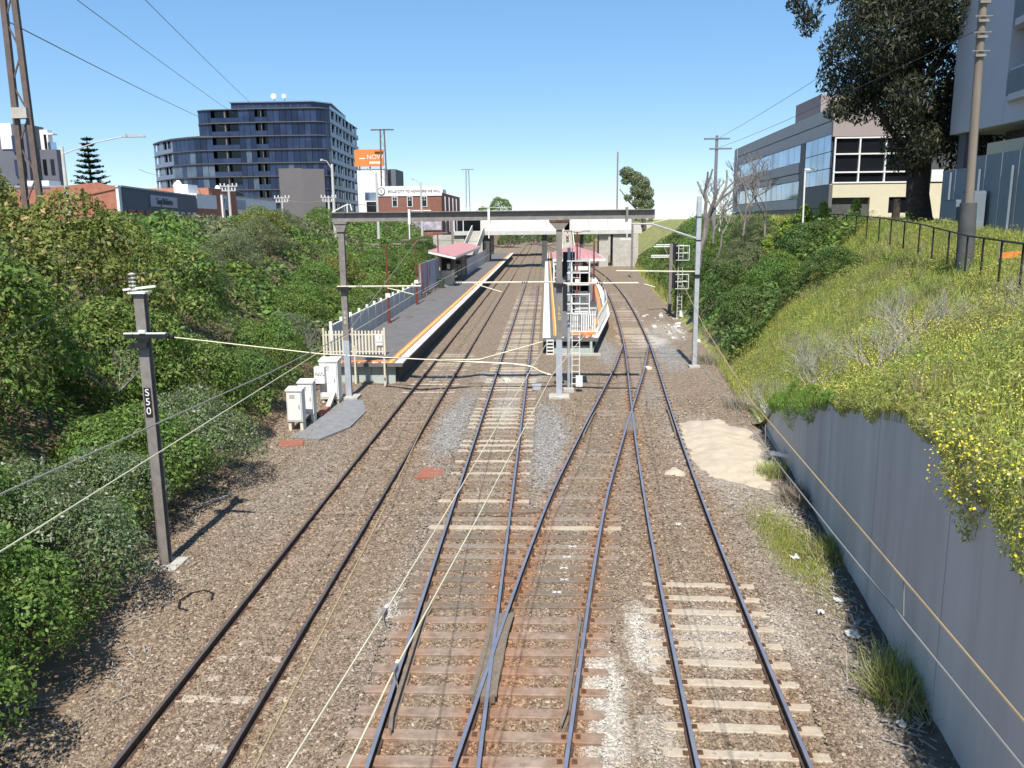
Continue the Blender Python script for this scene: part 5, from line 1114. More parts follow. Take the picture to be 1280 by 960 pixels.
ib = thing('island_building', 'dark low station building under the island canopy', 'building', (3, 112, PZ)); MB().bb(1.6, 5.0, 108, 124, PZ, 3.3).build('wall', 'dark_panel', ib); MB().bb(1.8, 2.8, 107.9, 107.99, PZ, 3.0).build('door', 'black', ib); MB().bb(3.2, 4.6, 107.9, 107.99, 1.9, 2.9).build('window', 'cream_paint', ib)
wsn = thing('waiting_shelter', 'small dark glass shelter with white roof on the island platform', 'shelter', (3.0, 84, PZ), 'station shelters'); MB().bb(1.9, 4.3, 83.6, 87.4, 3.25, 3.45).build('roof', 'cream_paint', wsn)
for x in (2.0, 4.2): MB().bb(x-0.05, x+0.05, 84, 87, PZ, 3.25).build('side_glass', 'black', wsn)
MB().bb(2.05, 4.15, 86.9, 87, PZ, 3.25).build('back_glass', 'black', wsn); MB().bb(2.3, 3.9, 86.2, 86.8, PZ+0.4, PZ+0.48).build('seat', 'red_paint', wsn)
for i, yy in enumerate((90, 97)):
    o = thing('notice_screen', ['nearer white framed notice screen on the island platform', 'farther white framed notice screen on the island platform'][i], 'sign', (1.2, yy, PZ), 'notice screens'); MB().bb(0.75, 1.65, yy, yy+0.08, PZ+0.3, PZ+2.6).build('frame', 'white_paint', o)
    for k in range(3): MB().bb(0.85, 1.55, yy-0.02, yy-0.004, PZ+0.45+0.7*k, PZ+1.05+0.7*k).build('pane', 'dark_panel', o)
for i, (x, yy) in enumerate(((3.0, 64), (2.4, 68))):
    o = thing('platform_bench', ['nearer bench seat on the island platform', 'farther bench seat on the island platform'][i], 'bench', (x, yy, PZ), 'platform benches'); MB().bb(x-0.8, x+0.8, yy, yy+0.45, PZ+0.42, PZ+0.48).build('seat', 'concrete_pale', o); MB().bb(x-0.8, x+0.8, yy+0.45, yy+0.5, PZ+0.5, PZ+0.95).build('backrest', 'dark_panel', o)
    for s in (-0.6, 0.6): MB().bb(x+s-0.03, x+s+0.03, yy+0.02, yy+0.43, PZ, PZ+0.42).build('leg', 'mast_steel', o)

# ------------------------------------------------------------------ signals
def signal(label, x, y, z1, cages, m='galvanised', side=1, heads=()):
    o = thing('railway_signal', label, 'signal', (x, y, 0), 'railway signals')
    MB().tube([(x, y, -0.1), (x, y, z1)], 0.075, 8).build('post', m, o, True)
    for s in (0, 0.36): MB().tube([(x+side*(0.16+s), y+0.05, 0.2), (x+side*(0.16+s), y+0.05, z1)], 0.02, 5).build('ladder_rail', 'white_paint', o)
    z = 0.4
    while z < z1: MB().tube([(x+side*0.16, y+0.05, z), (x+side*0.52, y+0.05, z)], 0.016, 4).build('ladder_rung', 'white_paint', o); z += 0.3
    for z, h in cages:
        b = MB()
        for zz in (z, z+h/2, z+h):
            for yy in (y-0.35, y+0.45): b.bar((x-0.1*side, yy, zz), (x+side*0.95, yy, zz), 0.045)
            b.bar((x+side*0.95, y-0.35, zz), (x+side*0.95, y+0.45, zz), 0.045)
        for xx in (0.1, 0.95):
            for yy in (y-0.35, y+0.45): b.bar((x+side*xx, yy, z), (x+side*xx, yy, z+h), 0.045)
        k = b.build('cage_rail', 'white_paint', o); MB().bb(min(x, x+side*0.95), max(x, x+side*0.95), y-0.35, y+0.45, z-0.05, z-0.01).build('cage_floor', m, k)
    for z in heads:
        hd = MB().bb(x-0.28, x+0.28, y+0.12, y+0.3, z, z+1.3).build('signal_head', 'black', o)
        for zz in (z+0.3, z+0.65, z+1.0): MB().tube([(x, y+0.3, zz), (x, y+0.5, zz+0.02)], 0.11, 8).build('lens_hood', 'black', hd)
    MB().box((x, y, 0), (0.5, 0.5, 0.35)).build('footing', 'concrete', o); MB().box((x+side*0.5, y-0.1, 0.55), (0.32, 0.25, 0.5)).build('relay_case', 'white_paint', o)
    return o
signal('white caged signal ladder right beside the centre mast', 1.05, 39.6, 6.9, ((5.2, 1.1), (3.85, 0.9)), heads=(5.4, 3.9))
signal('black signal post with two white cages by the right slope', 10.55, 68.8, 6.2, ((4.9, 1.15), (2.6, 1.15)), 'black', 1, heads=(4.9, 2.6))
# ------------------------------------------------------------------ buildings
glass_mat('glass_navy', (0.012, 0.018, 0.048), 0.15); glass_mat('glass_blue', (0.024, 0.038, 0.085), 0.15); glass_mat('glass_curtain', (0.085, 0.12, 0.16), 0.2); glass_mat('glass_black', (0.010, 0.011, 0.014), 0.08)
glass_mat('glass_sky', (0.30, 0.36, 0.46), 0.05, 0.85)
mat('clad_blue', (0.18, 0.22, 0.30), 0.4, 0.08, 0.5); mat('clad_grey', (0.145, 0.135, 0.135), 0.6, 0.05, 0.6); mat('slab_edge', (0.10, 0.10, 0.105), 0.7, 0.08, 1)
mat('brick_red', (0.36, 0.15, 0.095), 0.9, 0.2, 2.5, stain=(0.45, 0.24, 0.16)); mat('brick_brown', (0.235, 0.105, 0.075), 0.9, 0.12, 1.5, stain=(0.28, 0.14, 0.105))
mat('render_white', (0.74, 0.73, 0.71), 0.8, 0.05, 0.8, stain=(0.62, 0.6, 0.57)); mat('render_cream', (0.60, 0.54, 0.40), 0.85, 0.05, 0.8, stain=(0.53, 0.47, 0.35)); mat('shop_dark', (0.10, 0.105, 0.125), 0.7, 0.1, 1)
mat('office_grey', (0.50, 0.465, 0.44), 0.7, 0.05, 0.8); mat('office_mauve', (0.33, 0.275, 0.26), 0.8, 0.05, 0.8); mat('apt_lavender', (0.48, 0.48, 0.53), 0.8, 0.04, 0.7); mat('apt_green', (0.20, 0.245, 0.10), 0.8, 0.06, 0.7); mat('apt_grey', (0.13, 0.135, 0.16), 0.75, 0.06, 0.7)
mat('fence_blue', (0.17, 0.205, 0.24), 0.6, 0.08, 1); mat('bill_orange', (0.72, 0.22, 0.055), 0.6, 0.04, 0.6); mat('roof_tin', (0.33, 0.33, 0.34), 0.5, 0.1, 1); mat('mural', (0.40, 0.36, 0.40), 0.8, 0.6, 0.9)

def quadbox(p, q, z0, z1, d0, d1):
    """upright slab on the plan segment p-q between offsets d0..d1 along its left-hand normal"""
    dx, dy = q[0]-p[0], q[1]-p[1]; L = math.hypot(dx, dy); nx, ny = dy/L, -dx/L
    return MB().prism([(p[0]+nx*d0, p[1]+ny*d0), (q[0]+nx*d0, q[1]+ny*d0), (q[0]+nx*d1, q[1]+ny*d1), (p[0]+nx*d1, p[1]+ny*d1)], z0, z1)
def seg(p, q, a, c): return (lerp(p[0], q[0], a), lerp(p[1], q[1], a)), (lerp(p[0], q[0], c), lerp(p[1], q[1], c))
# dark glass apartment block
ap = thing('glass_apartments', 'dark blue glass apartment block with rounded corners', 'building', (-70, 200, 6))
path = [(-100.1, 216), (-95.6, 210), (-89.9, 204), (-84.4, 200.5), (-81, 199), (-78, 199), (-71.4, 198.5), (-67.3, 198), (-64.5, 198), (-58.7, 197.9), (-52.9, 198), (-51.3, 199), (-50.55, 201), (-51.2, 211), (-51.9, 221), (-52.6, 232), (-53.3, 243)]
upper = [(-82.2, 206), (-82.6, 203), (-81.6, 200.4), (-79.6, 199.3)] + path[5:]
FL = 3.03; ZT = 34.15; rg = random.Random(21)
kinds = ['clad', 'clad', 'glass', 'glass', 'glass', 'balcony', 'glass', 'balcony', 'glass', 'glass', 'glass', 'glass', 'side', 'side', 'side', 'side']
MB().prism([(-98.5, 218), (-94, 211), (-88.5, 206), (-83, 202.5), (-78, 201.2), (-53.5, 200.3), (-52.6, 203), (-55.2, 243)], 5, ZT-2*FL).build('core', 'black', ap)
MB().prism([(-80.5, 207), (-80, 202.5), (-77, 201.2), (-53.5, 200.3), (-52.6, 203), (-55.2, 242), (-80, 230)], ZT-2*FL, ZT-0.1).build('core', 'black', ap)
for f in range(8):
    zt = ZT-f*FL; z0 = zt-FL; pp = upper if f < 2 else path; kk = (['glass']*4+kinds[5:]) if f < 2 else kinds
    slabpoly = pp+[(-56, 242), (-80, 240) if f < 2 else (-96, 226)]
    MB().prism([(x, y-0.35) for x, y in slabpoly], zt-0.12, zt+0.08).build('floor_slab', 'slab_edge', ap)
    for i, (p, q) in enumerate(zip(pp[:-1], pp[1:])):
        k = kk[i]; lo_, hi = z0+0.13, zt-0.17; L = math.hypot(q[0]-p[0], q[1]-p[1])
        if k == 'glass':
            n = max(2, int(round(L/1.6)))
            for j in range(n):
                a, c = seg(p, q, (j+0.03)/n, (j+0.97)/n); quadbox(a, c, lo_, hi, 0.0, -0.12).build('window', rg.choice(['glass_navy', 'glass_blue', 'glass_blue', 'glass_navy', 'glass_curtain'] if f > 2 else ['glass_navy', 'glass_blue', 'glass_blue']), ap)
        elif k == 'balcony':
            quadbox(p, q, lo_, lo_+1.05, 0.05, -0.03).build('balustrade', 'glass_blue', ap); quadbox(p, q, lo_, hi, -1.0, -1.1).build('balcony_door', 'glass_black', ap)
            a, c = seg(p, q, 0.48, 0.53); quadbox(a, c, lo_, hi, 0.02, -0.9).build('partition', 'clad_grey', ap)
        else:
            w = [(0, .22), (.52, .6), (.88, 1)] if k == 'clad' else [(0, .16), (.5, .74)]
            for a_, c_ in w: a, c = seg(p, q, a_, c_); quadbox(a, c, lo_, hi, 0.0, -0.15).build('cladding', 'clad_blue', ap)
            quadbox(p, q, lo_, lo_+0.95, -0.02, -0.13).build('balustrade', 'clad_blue', ap); quadbox(p, q, lo_, hi, -0.8, -0.9).build('window', 'glass_black', ap)
MB().prism([(x, y-0.35) for x, y in path[:5]]+[(-78, 199), (-78, 228), (-96, 226)], ZT-2*FL-0.02, ZT-2*FL+0.25).build('roof', 'slab_edge', ap)
MB().prism([(-75.7, 206), (-56.3, 206), (-52.8, 210), (-55, 236), (-75, 236)], ZT+0.12, ZT+2.4).build('penthouse', 'glass_blue', ap); MB().prism([(-76, 205.6), (-56, 205.6), (-52.3, 210), (-55, 236), (-76, 236)], ZT+2.4, ZT+2.65).build('penthouse_roof', 'clad_blue', ap)
for i in range(11): MB().bb(-75.6+i*1.8, -75.5+i*1.8, 205.9, 206, ZT+0.12, ZT+2.4).build('mullion', 'slab_edge', ap)
quadbox((-62.1, 196.6), (-56.5, 195.6), 5, 20.6, 0, -3).build('grey_block', 'clad_grey', ap); quadbox((-56.5, 195.6), (-51.7, 197.6), 5, 20.45, 0, -3).build('grey_block', 'clad_grey', ap)
for x, s in ((-65, 1.1), (-62.5, 0.9)): MB().tube([(x, 206, ZT+2.6), (x, 206, ZT+3.6)], 0.12, 6).tube([(x, 205.7, ZT+3.7), (x, 205.4, ZT+3.75)], [0.3*s, 0.6*s], 10).build('roof_dish', 'render_white', ap)

# shops along the street
def textured_sign(parent, body, size, m, loc, ang): return text('lettering', body, size, m, loc, (RAD(90), 0, ang), parent, 0.02)
sp = thing('dark_shop', 'dark grey shop with a pale blue lettered signboard', 'building', (-41, 88, 6.5), 'shops along the street')
P0, P1 = (-38.14, 75.0), (-43.4, 104.0); dv = math.atan2(P1[1]-P0[1], P1[0]-P0[0])
quadbox(P1, P0, 5.5, 11.5, 0, 12).build('wall', 'shop_dark', sp); quadbox(P1, P0, 11.5, 11.65, -0.1, 12).build('roof', 'roof_tin', sp)
a, c = seg(P0, P1, 0.30, 0.66); quadbox(c, a, 9.95, 11.1, -0.12, 0.0).build('signboard', 'clad_blue', sp)
nx_, ny_ = math.sin(dv), -math.cos(dv)
textured_sign(sp, 'Tony Madinotto', 0.95, 'shop_dark', ((a[0]+c[0])/2+nx_*0.16, (a[1]+c[1])/2+ny_*0.16, 10.5), dv)
for i in range(10):
    a, c = seg(P0, P1, 0.05+i*0.095, 0.11+i*0.095); quadbox(c, a, 8.2, 9.55, -0.05, 0.0).build('window', 'glass_black', sp)
bk = thing('brick_shop', 'red brick shop with a low gable at the left edge of the street', 'building', (-48, 74, 6.5), 'shops along the street')
MB().bb(-75, -37.2, 72.4, 72.7, 5, 11.25).build('wall', 'brick_red', bk); MB().add([(-43, 72.4, 11.25), (-37.2, 72.4, 11.25), (-37.2, 72.4, 11.4), (-38.9, 72.4, 11.8), (-43, 72.4, 11.4), (-43, 72.7, 11.25), (-37.2, 72.7, 11.25), (-37.2, 72.7, 11.4), (-38.9, 72.7, 11.8), (-43, 72.7, 11.4)], [(0, 1, 2, 3, 4), (9, 8, 7, 6, 5)]+[(i, (i+1) % 5, 5+(i+1) % 5, 5+i) for i in range(5)]).build('gable', 'brick_red', bk); MB().bb(-75, -51.5, 72.72, 84, 5, 11.1).build('side_wall', 'roof_tin', bk); MB().bb(-37.19, -36.95, 72.3, 72.75, 5, 11.5).build('pier', 'render_white', bk)
MB().bb(-50, -47.6, 80, 82, 11.2, 12.4).build('roof_unit', 'render_white', bk)
sp = thing('white_shop', 'white shop with exposed brick below beside the dark shop', 'building', (-44, 108, 6.5), 'shops along the street')
quadbox((-44.45, 113), (-43.45, 104.2), 10.1, 11.9, -0.05, 12).build('white_band', 'render_white', sp); quadbox((-44.45, 113), (-43.45, 104.2), 5.5, 10.08, 0, 12).build('wall', 'brick_red', sp); MB().bb(-62, -45, 112, 122, 8, 12.9).build('rear_block', 'brick_red', sp); MB().bb(-47, -45.2, 106, 109, 11.9, 13.1).build('roof_unit', 'render_white', sp)
sp = thing('window_shop', 'pale low shop row with tall white-framed windows', 'building', (-46, 130, 6.5), 'shops along the street')
Q0, Q1 = (-44.75, 116), (-48.2, 150); quadbox(Q1, Q0, 5.5, 12.0, 0, 10).build('wall', 'render_white', sp); quadbox(Q1, Q0, 12.0, 12.15, -0.1, 10).build('roof', 'roof_tin', sp)
a, c = seg(Q0, Q1, 0.02, 0.36); quadbox(c, a, 10.3, 11.6, -0.12, 0).build('signboard', 'clad_blue', sp)
for i in range(7):
    a, c = seg(Q0, Q1, 0.03+i*0.138, 0.13+i*0.138); w_ = quadbox(c, a, 7.2, 10.1, -0.06, 0).build('window', 'glass_black', sp); b_ = quadbox(*seg(c, a, 0.46, 0.54), 7.2, 10.1, -0.12, -0.062).build('mullion', 'render_white', w_)
for i, (px_, py_) in enumerate(((-49, 112), (-52, 118), (-50, 128))):
    o = thing('roof_vent', ['left small white roof vent above the shops', 'middle small white roof vent above the shops', 'right small white roof vent above the shops'][i], 'roof vent', (px_, py_, 12.6), 'roof vents'); MB().tube([(px_, py_, 11.5), (px_, py_, 13.2)], 0.12, 6).build('pipe', 'roof_tin', o); MB().tube([(px_, py_, 13.1), (px_, py_, 13.4), (px_, py_, 13.9)], [0.25, 0.5, 0.2], 8).build('cowl', 'render_white', o)
# green and grey flats at far left
fl_ = thing('green_flats', 'grey and olive-green block of flats at the left edge', 'building', (-66, 107, 6), 'distant flats')
MB().bb(-85, -64.75, 105, 109, 5, 20.6).build('upper_block', 'apt_grey', fl_); MB().bb(-64.75, -62.5, 107.5, 109, 13.6, 17.7).build('side_block', 'apt_grey', fl_); MB().bb(-64.75, -62.5, 107.5, 109, 5, 13.6).build('green_wall', 'apt_green', fl_)
MB().bb(-64.75, -63.7, 108, 109, 17.7, 20.2).build('white_box', 'render_white', fl_); MB().bb(-63.7, -63.0, 108, 109, 19.6, 19.75).build('eave', 'render_white', fl_); MB().bb(-64.2, -63.9, 107.9, 107.99, 17.8, 19.6).build('window', 'glass_black', fl_)
MB().bb(-67.9, -66.4, 104.85, 104.99, 17.6, 20.7).build('white_panel', 'render_white', fl_); MB().bb(-72, -65, 104.9, 104.99, 5, 13).build('green_panel', 'apt_green', fl_)
for i, x in enumerate((-69.5, -66.1, -65.4)):
    for z in (8.5, 11.4, 14.3, 17.2): MB().bb(x-0.35 if i else x-0.6, x+0.3, 104.75, 104.84, z, z+2.0).build('window', 'glass_blue', fl_)
for x in (-64.2, -63.2):
    for z in (10.6, 14.6): MB().bb(x-0.2, x+0.25, 107.4, 107.49, z, z+1.9).build('window', 'glass_black', fl_)
MB().bb(-63.6, -62.5, 107.6, 107.65, 17.7, 18.6).build('roof_balustrade', 'glass_sky', fl_)
# brick building with the sign band
bb_ = thing('brick_hall', 'brown brick building with a long white lettered sign band', 'building', (-26, 165, 7))
MB().bb(-33, -20.4, 165, 200, 5, 13.1).build('wall', 'brick_brown', bb_); MB().bb(-33.1, -20.3, 164.85, 165.1, 13.1, 15.0).build('sign_band', 'render_white', bb_); MB().bb(-33, -20.4, 165.1, 200, 13.1, 13.7).build('parapet', 'brick_brown', bb_)
textured_sign(bb_, 'SKILLS CITY TO NOWHERE WE WILL', 0.62, 'shop_dark', (-25.7, 164.8, 14.0), 0); 
MB().tube([(-32.1, 164.84, 14.05), (-32.1, 164.74, 14.05)], 0.75, 20).build('emblem_ring', 'shop_dark', bb_); MB().tube([(-32.1, 164.735, 14.05), (-32.1, 164.72, 14.05)], 0.6, 20).build('emblem_disc', 'render_white', bb_); text('emblem_letter', 'S', 0.9, 'shop_dark', (-32.1, 164.70, 14.05), (RAD(90), 0, 0), bb_)
for x in (-29.55, -26.6, -23.75):
    w_ = MB().bb(x-0.55, x+0.55, 164.9, 164.99, 11.0, 13.0).build('window', 'render_white', bb_); MB().bb(x-0.42, x+0.42, 164.86, 164.895, 11.15, 12.3).build('pane', 'glass_black', w_); MB().bb(x-0.42, x-0.03, 164.86, 164.895, 12.4, 12.9).bb(x+0.03, x+0.42, 164.86, 164.895, 12.4, 12.9).build('pane', 'glass_black', w_)
MB().bb(-33, -20.5, 164.8, 164.99, 6.5, 8.2).build('mural', 'mural', bb_); MB().bb(-27, -22.5, 164.85, 164.99, 10.2, 10.4).build('ledge', 'render_white', bb_)
for y in (170, 177, 184, 191): MB().bb(-20.39, -20.25, y, y+0.8, 6, 13.1).build('pilaster', 'render_white', bb_)
MB().bb(-24, -21, 172, 178, 13.7, 14.6).build('roof_unit', 'render_white', bb_)
bl = thing('billboard_building', 'white building carrying an orange rooftop billboard', 'building', (-42, 203, 7))
MB().bb(-45.2, -38, 203, 215, 5, 20.6).build('wall', 'render_white', bl); MB().bb(-37.6, -36.1, 204, 215, 5, 20.6).build('grey_wing', 'apt_grey', bl); MB().bb(-43.5, -40.3, 202.9, 202.99, 13.4, 15.2).build('window', 'glass_sky', bl); MB().bb(-43.2, -40.2, 202.9, 202.99, 10.5, 13.0).build('shopfront', 'glass_black', bl)
MB().bb(-45.5, -38.55, 202.4, 202.7, 21.2, 25.1).build('billboard', 'bill_orange', bl); text('lettering', 'NOW', 1.5, 'render_white', (-40.6, 202.36, 23.3), (RAD(90), 0, 0), bl); MB().bb(-42, -39.3, 202.37, 202.395, 21.8, 22.3).bb(-44.4, -43, 202.37, 202.395, 22.9, 23.15).build('print_line', 'render_white', bl)
for x in (-44.5, -42, -39.5): MB().bb(x-0.1, x+0.1, 202.75, 203.4, 20.5, 24.5).build('billboard_post', 'mast_steel', bl)

# office on the right
of = thing('office_building', 'grey office building with blue ribbon windows and cream ground floor', 'building', (25, 75, 7.5))
A0, A1 = (24.45, 75.0), (25.9, 119.5)
MB().prism([(24.9, 75.4), (26.3, 119.3), (44, 119.3), (44, 75.4)], 6.5, 17.2).build('core', 'dark_panel', of)
def band(z0, z1, m, name, a=0.0, c=1.0, d0=0.0, d1=-0.3): p, q = seg(A1, A0, 1-c, 1-a); return quadbox(p, q, z0, z1, d0, d1).build(name, m, of)
for z0, z1 in ((16.35, 17.45), (15.2, 16.25), (12.5, 13.45), (11.75, 12.4), (9.0, 10.0)): band(z0, z1, 'office_grey', 'fascia', 0.0 if z0 > 15 else 0.235, 1.0, 0, -0.3)
band(6.5, 8.95, 'clad_grey', 'base_wall', 0, 1, 0, -0.3); band(9.0, 10.95, 'clad_grey', 'base_wall', 0, 0.23, 0, -0.3)
for i in range(14): band(13.5, 15.15, 'glass_sky', 'window', 0.235+i*0.0515, 0.235+(i+0.97)*0.0515, -0.08, -0.2); band(10.05, 11.7, 'glass_sky', 'window', 0.235+i*0.0515, 0.235+(i+0.97)*0.0515, -0.08, -0.2)
for i in range(4):
    for z0, z1 in ((11.0, 12.3), (12.36, 13.7), (13.76, 15.15)): band(z0, z1, 'glass_sky', 'window', 0.004+i*0.045, 0.004+(i+0.97)*0.045, 0.02, -0.15)
band(10.9, 15.15, 'clad_grey', 'pilaster', 0.188, 0.225, 0.02, -0.2); band(9.0, 17.3, 'office_grey', 'end_pier', 0.955, 1.0, 0.05, -0.3)
MB().bb(24.45, 38, 74.9, 75.35, 14.95, 17.4).build('upper_wall', 'office_mauve', of); MB().bb(24.5, 38, 75.0, 75.4, 9.85, 11.0).bb(27.98, 29.6, 75.0, 75.4, 6.5, 9.85).bb(31.2, 44, 75.0, 75.4, 6.5, 9.85).bb(29.6, 31.2, 75.0, 75.4, 6.5, 8.5).build('cream_wall', 'render_cream', of); MB().bb(24.5, 27.98, 75.5, 75.6, 6.5, 9.85).build('undercroft', 'glass_black', of); MB().bb(29.65, 31.15, 75.2, 75.25, 8.5, 9.8).build('window', 'glass_black', of); MB().bb(33, 38, 74.9, 75.1, 11.1, 12.1).build('white_band', 'render_white', of); MB().bb(34.6, 35.6, 74.95, 75.0, 7.5, 10.2).build('doorway', 'glass_black', of)
xs_ = [24.75, 26.85, 29.05, 31.25]; zs_ = [11.1, 11.98, 13.5, 14.85]
for i in range(3):
    for j in range(3): MB().bb(xs_[i]+0.06, xs_[i+1]-0.06, 75.15, 75.2, zs_[j]+0.05, zs_[j+1]-0.05).build('window', 'glass_black', of)
for x in xs_: MB().bb(x-0.06, x+0.06, 74.95, 75.2, 11.05, 14.9).build('mullion', 'render_white', of)
for z in zs_: MB().bb(24.7, 31.3, 74.93, 75.19, z-0.06, z+0.06).build('transom', 'render_white', of)
MB().bb(25.5, 30, 82, 90, 17.45, 19.4).build('plant_room', 'office_mauve', of)
# flats at the right edge
fr = thing('grey_flats', 'tall pale grey block of flats with curved balconies at the right edge', 'building', (30, 45, 7), 'distant flats')
MB().bb(24.5, 44, 47.6, 53.6, 13.0, 34).build('wall', 'apt_lavender', fr); MB().bb(24.5, 44, 36, 47.58, 13.0, 14.4).bb(27.2, 44, 36, 47.58, 14.4, 34).build('wall', 'apt_lavender', fr)
for z in (14.4, 18.1, 21.8, 25.5):
    pts = [(27.2, 47.5), (24.6, 47.5), (24.1, 46.6), (23.95, 45), (23.95, 40), (27.2, 40)]
    bal = MB().prism(pts, z, z+1.15).build('balcony', 'fence_blue', fr); MB().prism(pts, z+1.16, z+1.24).build('handrail', 'apt_lavender', bal); MB().prism(pts, z-0.35, z-0.01).build('balcony_slab', 'apt_lavender', bal); MB().bb(27.05, 27.18, 40, 47.4, z+1.2, z+3.2).build('balcony_door', 'glass_black', fr)
for x, y in ((25.2, 52.6), (25.2, 45.5), (25.2, 39), (33, 52.6)): MB().bb(x-0.4, x+0.4, y-0.4, y+0.4, 6.5, 12.98).build('column', 'apt_grey', fr)
MB().bb(27, 44, 37, 52, 6.5, 12.98).build('undercroft', 'dark_panel', fr); MB().bb(25.0, 26.9, 44, 50, 10.5, 12.2).build('pipe_box', 'render_cream', fr)
bf = thing('metal_fence', 'blue-grey corrugated metal fence below the grey flats', 'fence', (23, 46, 7.4))
for i in range(16): y = 38+i*0.8; MB().bb(23.0+(0.03 if i % 2 else 0), 23.06+(0.03 if i % 2 else 0), y+0.01, y+0.79, 6.4, 10.75 if y > 47 else 11.3).build('panel', 'fence_blue', bf)
for y in (40, 43.2, 46.4, 49.6): MB().bb(22.85, 22.97, y-0.06, y+0.06, 6.4, 10.6).build('post', 'fence_blue', bf)
for i, (y, h) in enumerate(((47.8, 9.0), (45.9, 9.4))):
    o = thing('meter_cabinet', ['left blue-grey cabinet against the metal fence', 'right blue-grey cabinet against the metal fence'][i], 'cabinet', (22.5, y, 7.3), 'cabinets by the metal fence'); MB().bb(22.2, 22.8, y-0.7, y+0.7, 6.6, h).build('body', 'fence_blue', o, bevel=0.02); MB().bb(22.19, 22.8, y-0.6, y+0.6, h, h+0.06).build('lid', 'apt_grey', o)

# ------------------------------------------------------------------ street furniture
def street_light(label, x, y, z0, z1, arm, m='concrete_pale', hh=0.0):
    o = thing('street_light', label, 'street light', (x, y, z0), 'street lights'); MB().tube([(x, y, z0), (x, y, z1)], [0.20, 0.13], 8).build('pole', m, o, True)
    MB().tube([(x, y, z1-0.6), (x+arm*0.5, y-0.2, z1+0.3), (x+arm*0.9, y-0.3, z1+0.4+hh)], 0.05, 6).build('arm', m, o); MB().add([(x+arm*0.88, y-0.5, z1+0.33+hh), (x+arm*1.18, y-0.5, z1+0.33+hh), (x+arm*1.18, y-0.1, z1+0.33+hh), (x+arm*0.88, y-0.1, z1+0.33+hh), (x+arm*0.9, y-0.45, z1+0.55+hh), (x+arm*1.15, y-0.45, z1+0.5+hh), (x+arm*1.15, y-0.15, z1+0.5+hh), (x+arm*0.9, y-0.15, z1+0.55+hh)], [(3, 2, 1, 0), (4, 5, 6, 7), (0, 1, 5, 4), (1, 2, 6, 5), (2, 3, 7, 6), (3, 0, 4, 7)]).build('lamp_head', 'roof_tin', o)
street_light('street light with long double arm at the upper left', -40.2, 70, 6, 14.6, 6.2, hh=0.3)
street_light('concrete street light before the right face of the glass building', -23.95, 95, 6, 14.6, -1.0); street_light('street light in front of the white billboard building', -22.0, 110, 6, 14.5, -1.1); street_light('street light in front of the brick hall windows', -19.2, 130, 6, 14.1, -1.2)
def tele_pole(label, x, y, z0, z1):
    o = thing('telegraph_pole', label, 'pole', (x, y, z0), 'telegraph poles'); MB().tube([(x, y, z0), (x, y, z1)], [0.16, 0.12], 8).build('pole', 'concrete_pale', o)
    for z, w in ((z1-0.25, 0.95), (z1-0.7, 0.75)):
        MB().bb(x-w, x+w, y-0.06, y+0.06, z, z+0.12).build('crossarm', 'concrete', o)
        for k in (-1, -0.5, 0.5, 1): MB().tube([(x+k*w*0.9, y, z+0.12), (x+k*w*0.9, y, z+0.36)], 0.07, 6).build('insulator', 'render_white', o)
tele_pole('telegraph pole before the white and brick shop', -33.2, 88, 6.2, 12.2); tele_pole('telegraph pole right of the white-framed shop windows', -31.4, 100, 6.2, 11.3); tele_pole('telegraph pole left of the portal mast top', -25.8, 100, 6.2, 11.3)
wire('wire sagging between the telegraph poles', [(-33.2, 88, 11.9), (-31.4, 100, 11.0), (-25.8, 100, 10.9), (-21, 125, 10.6)], 0.03, 'wire_grey', 0.4, group='power lines', name='power_line')
o = thing('street_light', 'white lamp post before the office ribbon windows', 'street light', (17.9, 60, 7.4), 'street lights'); MB().tube([(17.9, 60, 7), (17.85, 60, 11.4)], 0.06, 8).build('pole', 'white_paint', o); MB().bb(17.8, 18.7, 59.9, 60.1, 11.38, 11.5).build('lamp_head', 'white_paint', o)
o = thing('street_light', 'second small white lamp post behind the bare trees', 'street light', (16.2, 80, 7.4), 'street lights'); MB().tube([(16.2, 80, 7), (16.2, 80, 11.2)], 0.06, 8).build('pole', 'white_paint', o); MB().bb(16.15, 17.0, 79.9, 80.1, 11.18, 11.3).build('lamp_head', 'white_paint', o)
# black rail fence on the right crest
cf = thing('rail_fence', 'low black metal fence running along the right crest', 'fence', (17, 40, 7))
fp = [(12.9, 20.0, 7.3), (14, 25.35, 7.35), (15.5, 31.76, 7.45), (17, 39.3, 7.83), (18.5, 47.9, 8.13), (20.2, 58, 8.33), (21.5, 67, 8.45)]
for a, c in zip(fp[:-1], fp[1:]):
    MB().tube([a, c], 0.035, 6).build('top_rail', 'black', cf); n = 3
    for k in range(n): p = Vector(a).lerp(Vector(c), k/n); MB().tube([(p.x, p.y, p.z-1.3), tuple(p)], 0.035, 6).build('post', 'black', cf)
om = thing('safety_mesh', 'strip of orange safety mesh on the ground behind the black fence', 'mesh', (18, 33, 6.8)); vs = []
for i in range(9): vs += [(17.6+i*0.6, 33.5-i*0.35, 6.55), (17.6+i*0.6, 33.5-i*0.35+0.05*math.sin(i), 6.75+0.1*math.sin(i*2.1))]
MB().add(vs, [(2*i, 2*i+2, 2*i+3, 2*i+1) for i in range(8)]).build('mesh_sheet', 'bill_orange', om); 
for i in (0, 4, 8): MB().tube([(17.6+i*0.6, 33.55-i*0.35, 6.2), (17.6+i*0.6, 33.55-i*0.35, 7.2)], 0.02, 5).build('stake', 'mast_steel', om)
o = thing('stump', 'dark cut tree stump before the cream office wall', 'stump', (22.6, 56, 7.7)); MB().tube([(22.6, 56, 7.2), (22.62, 56, 8.6), (22.6, 56, 9.3)], [0.3, 0.24, 0.22], 9).build('trunk', 'bark_dark', o)

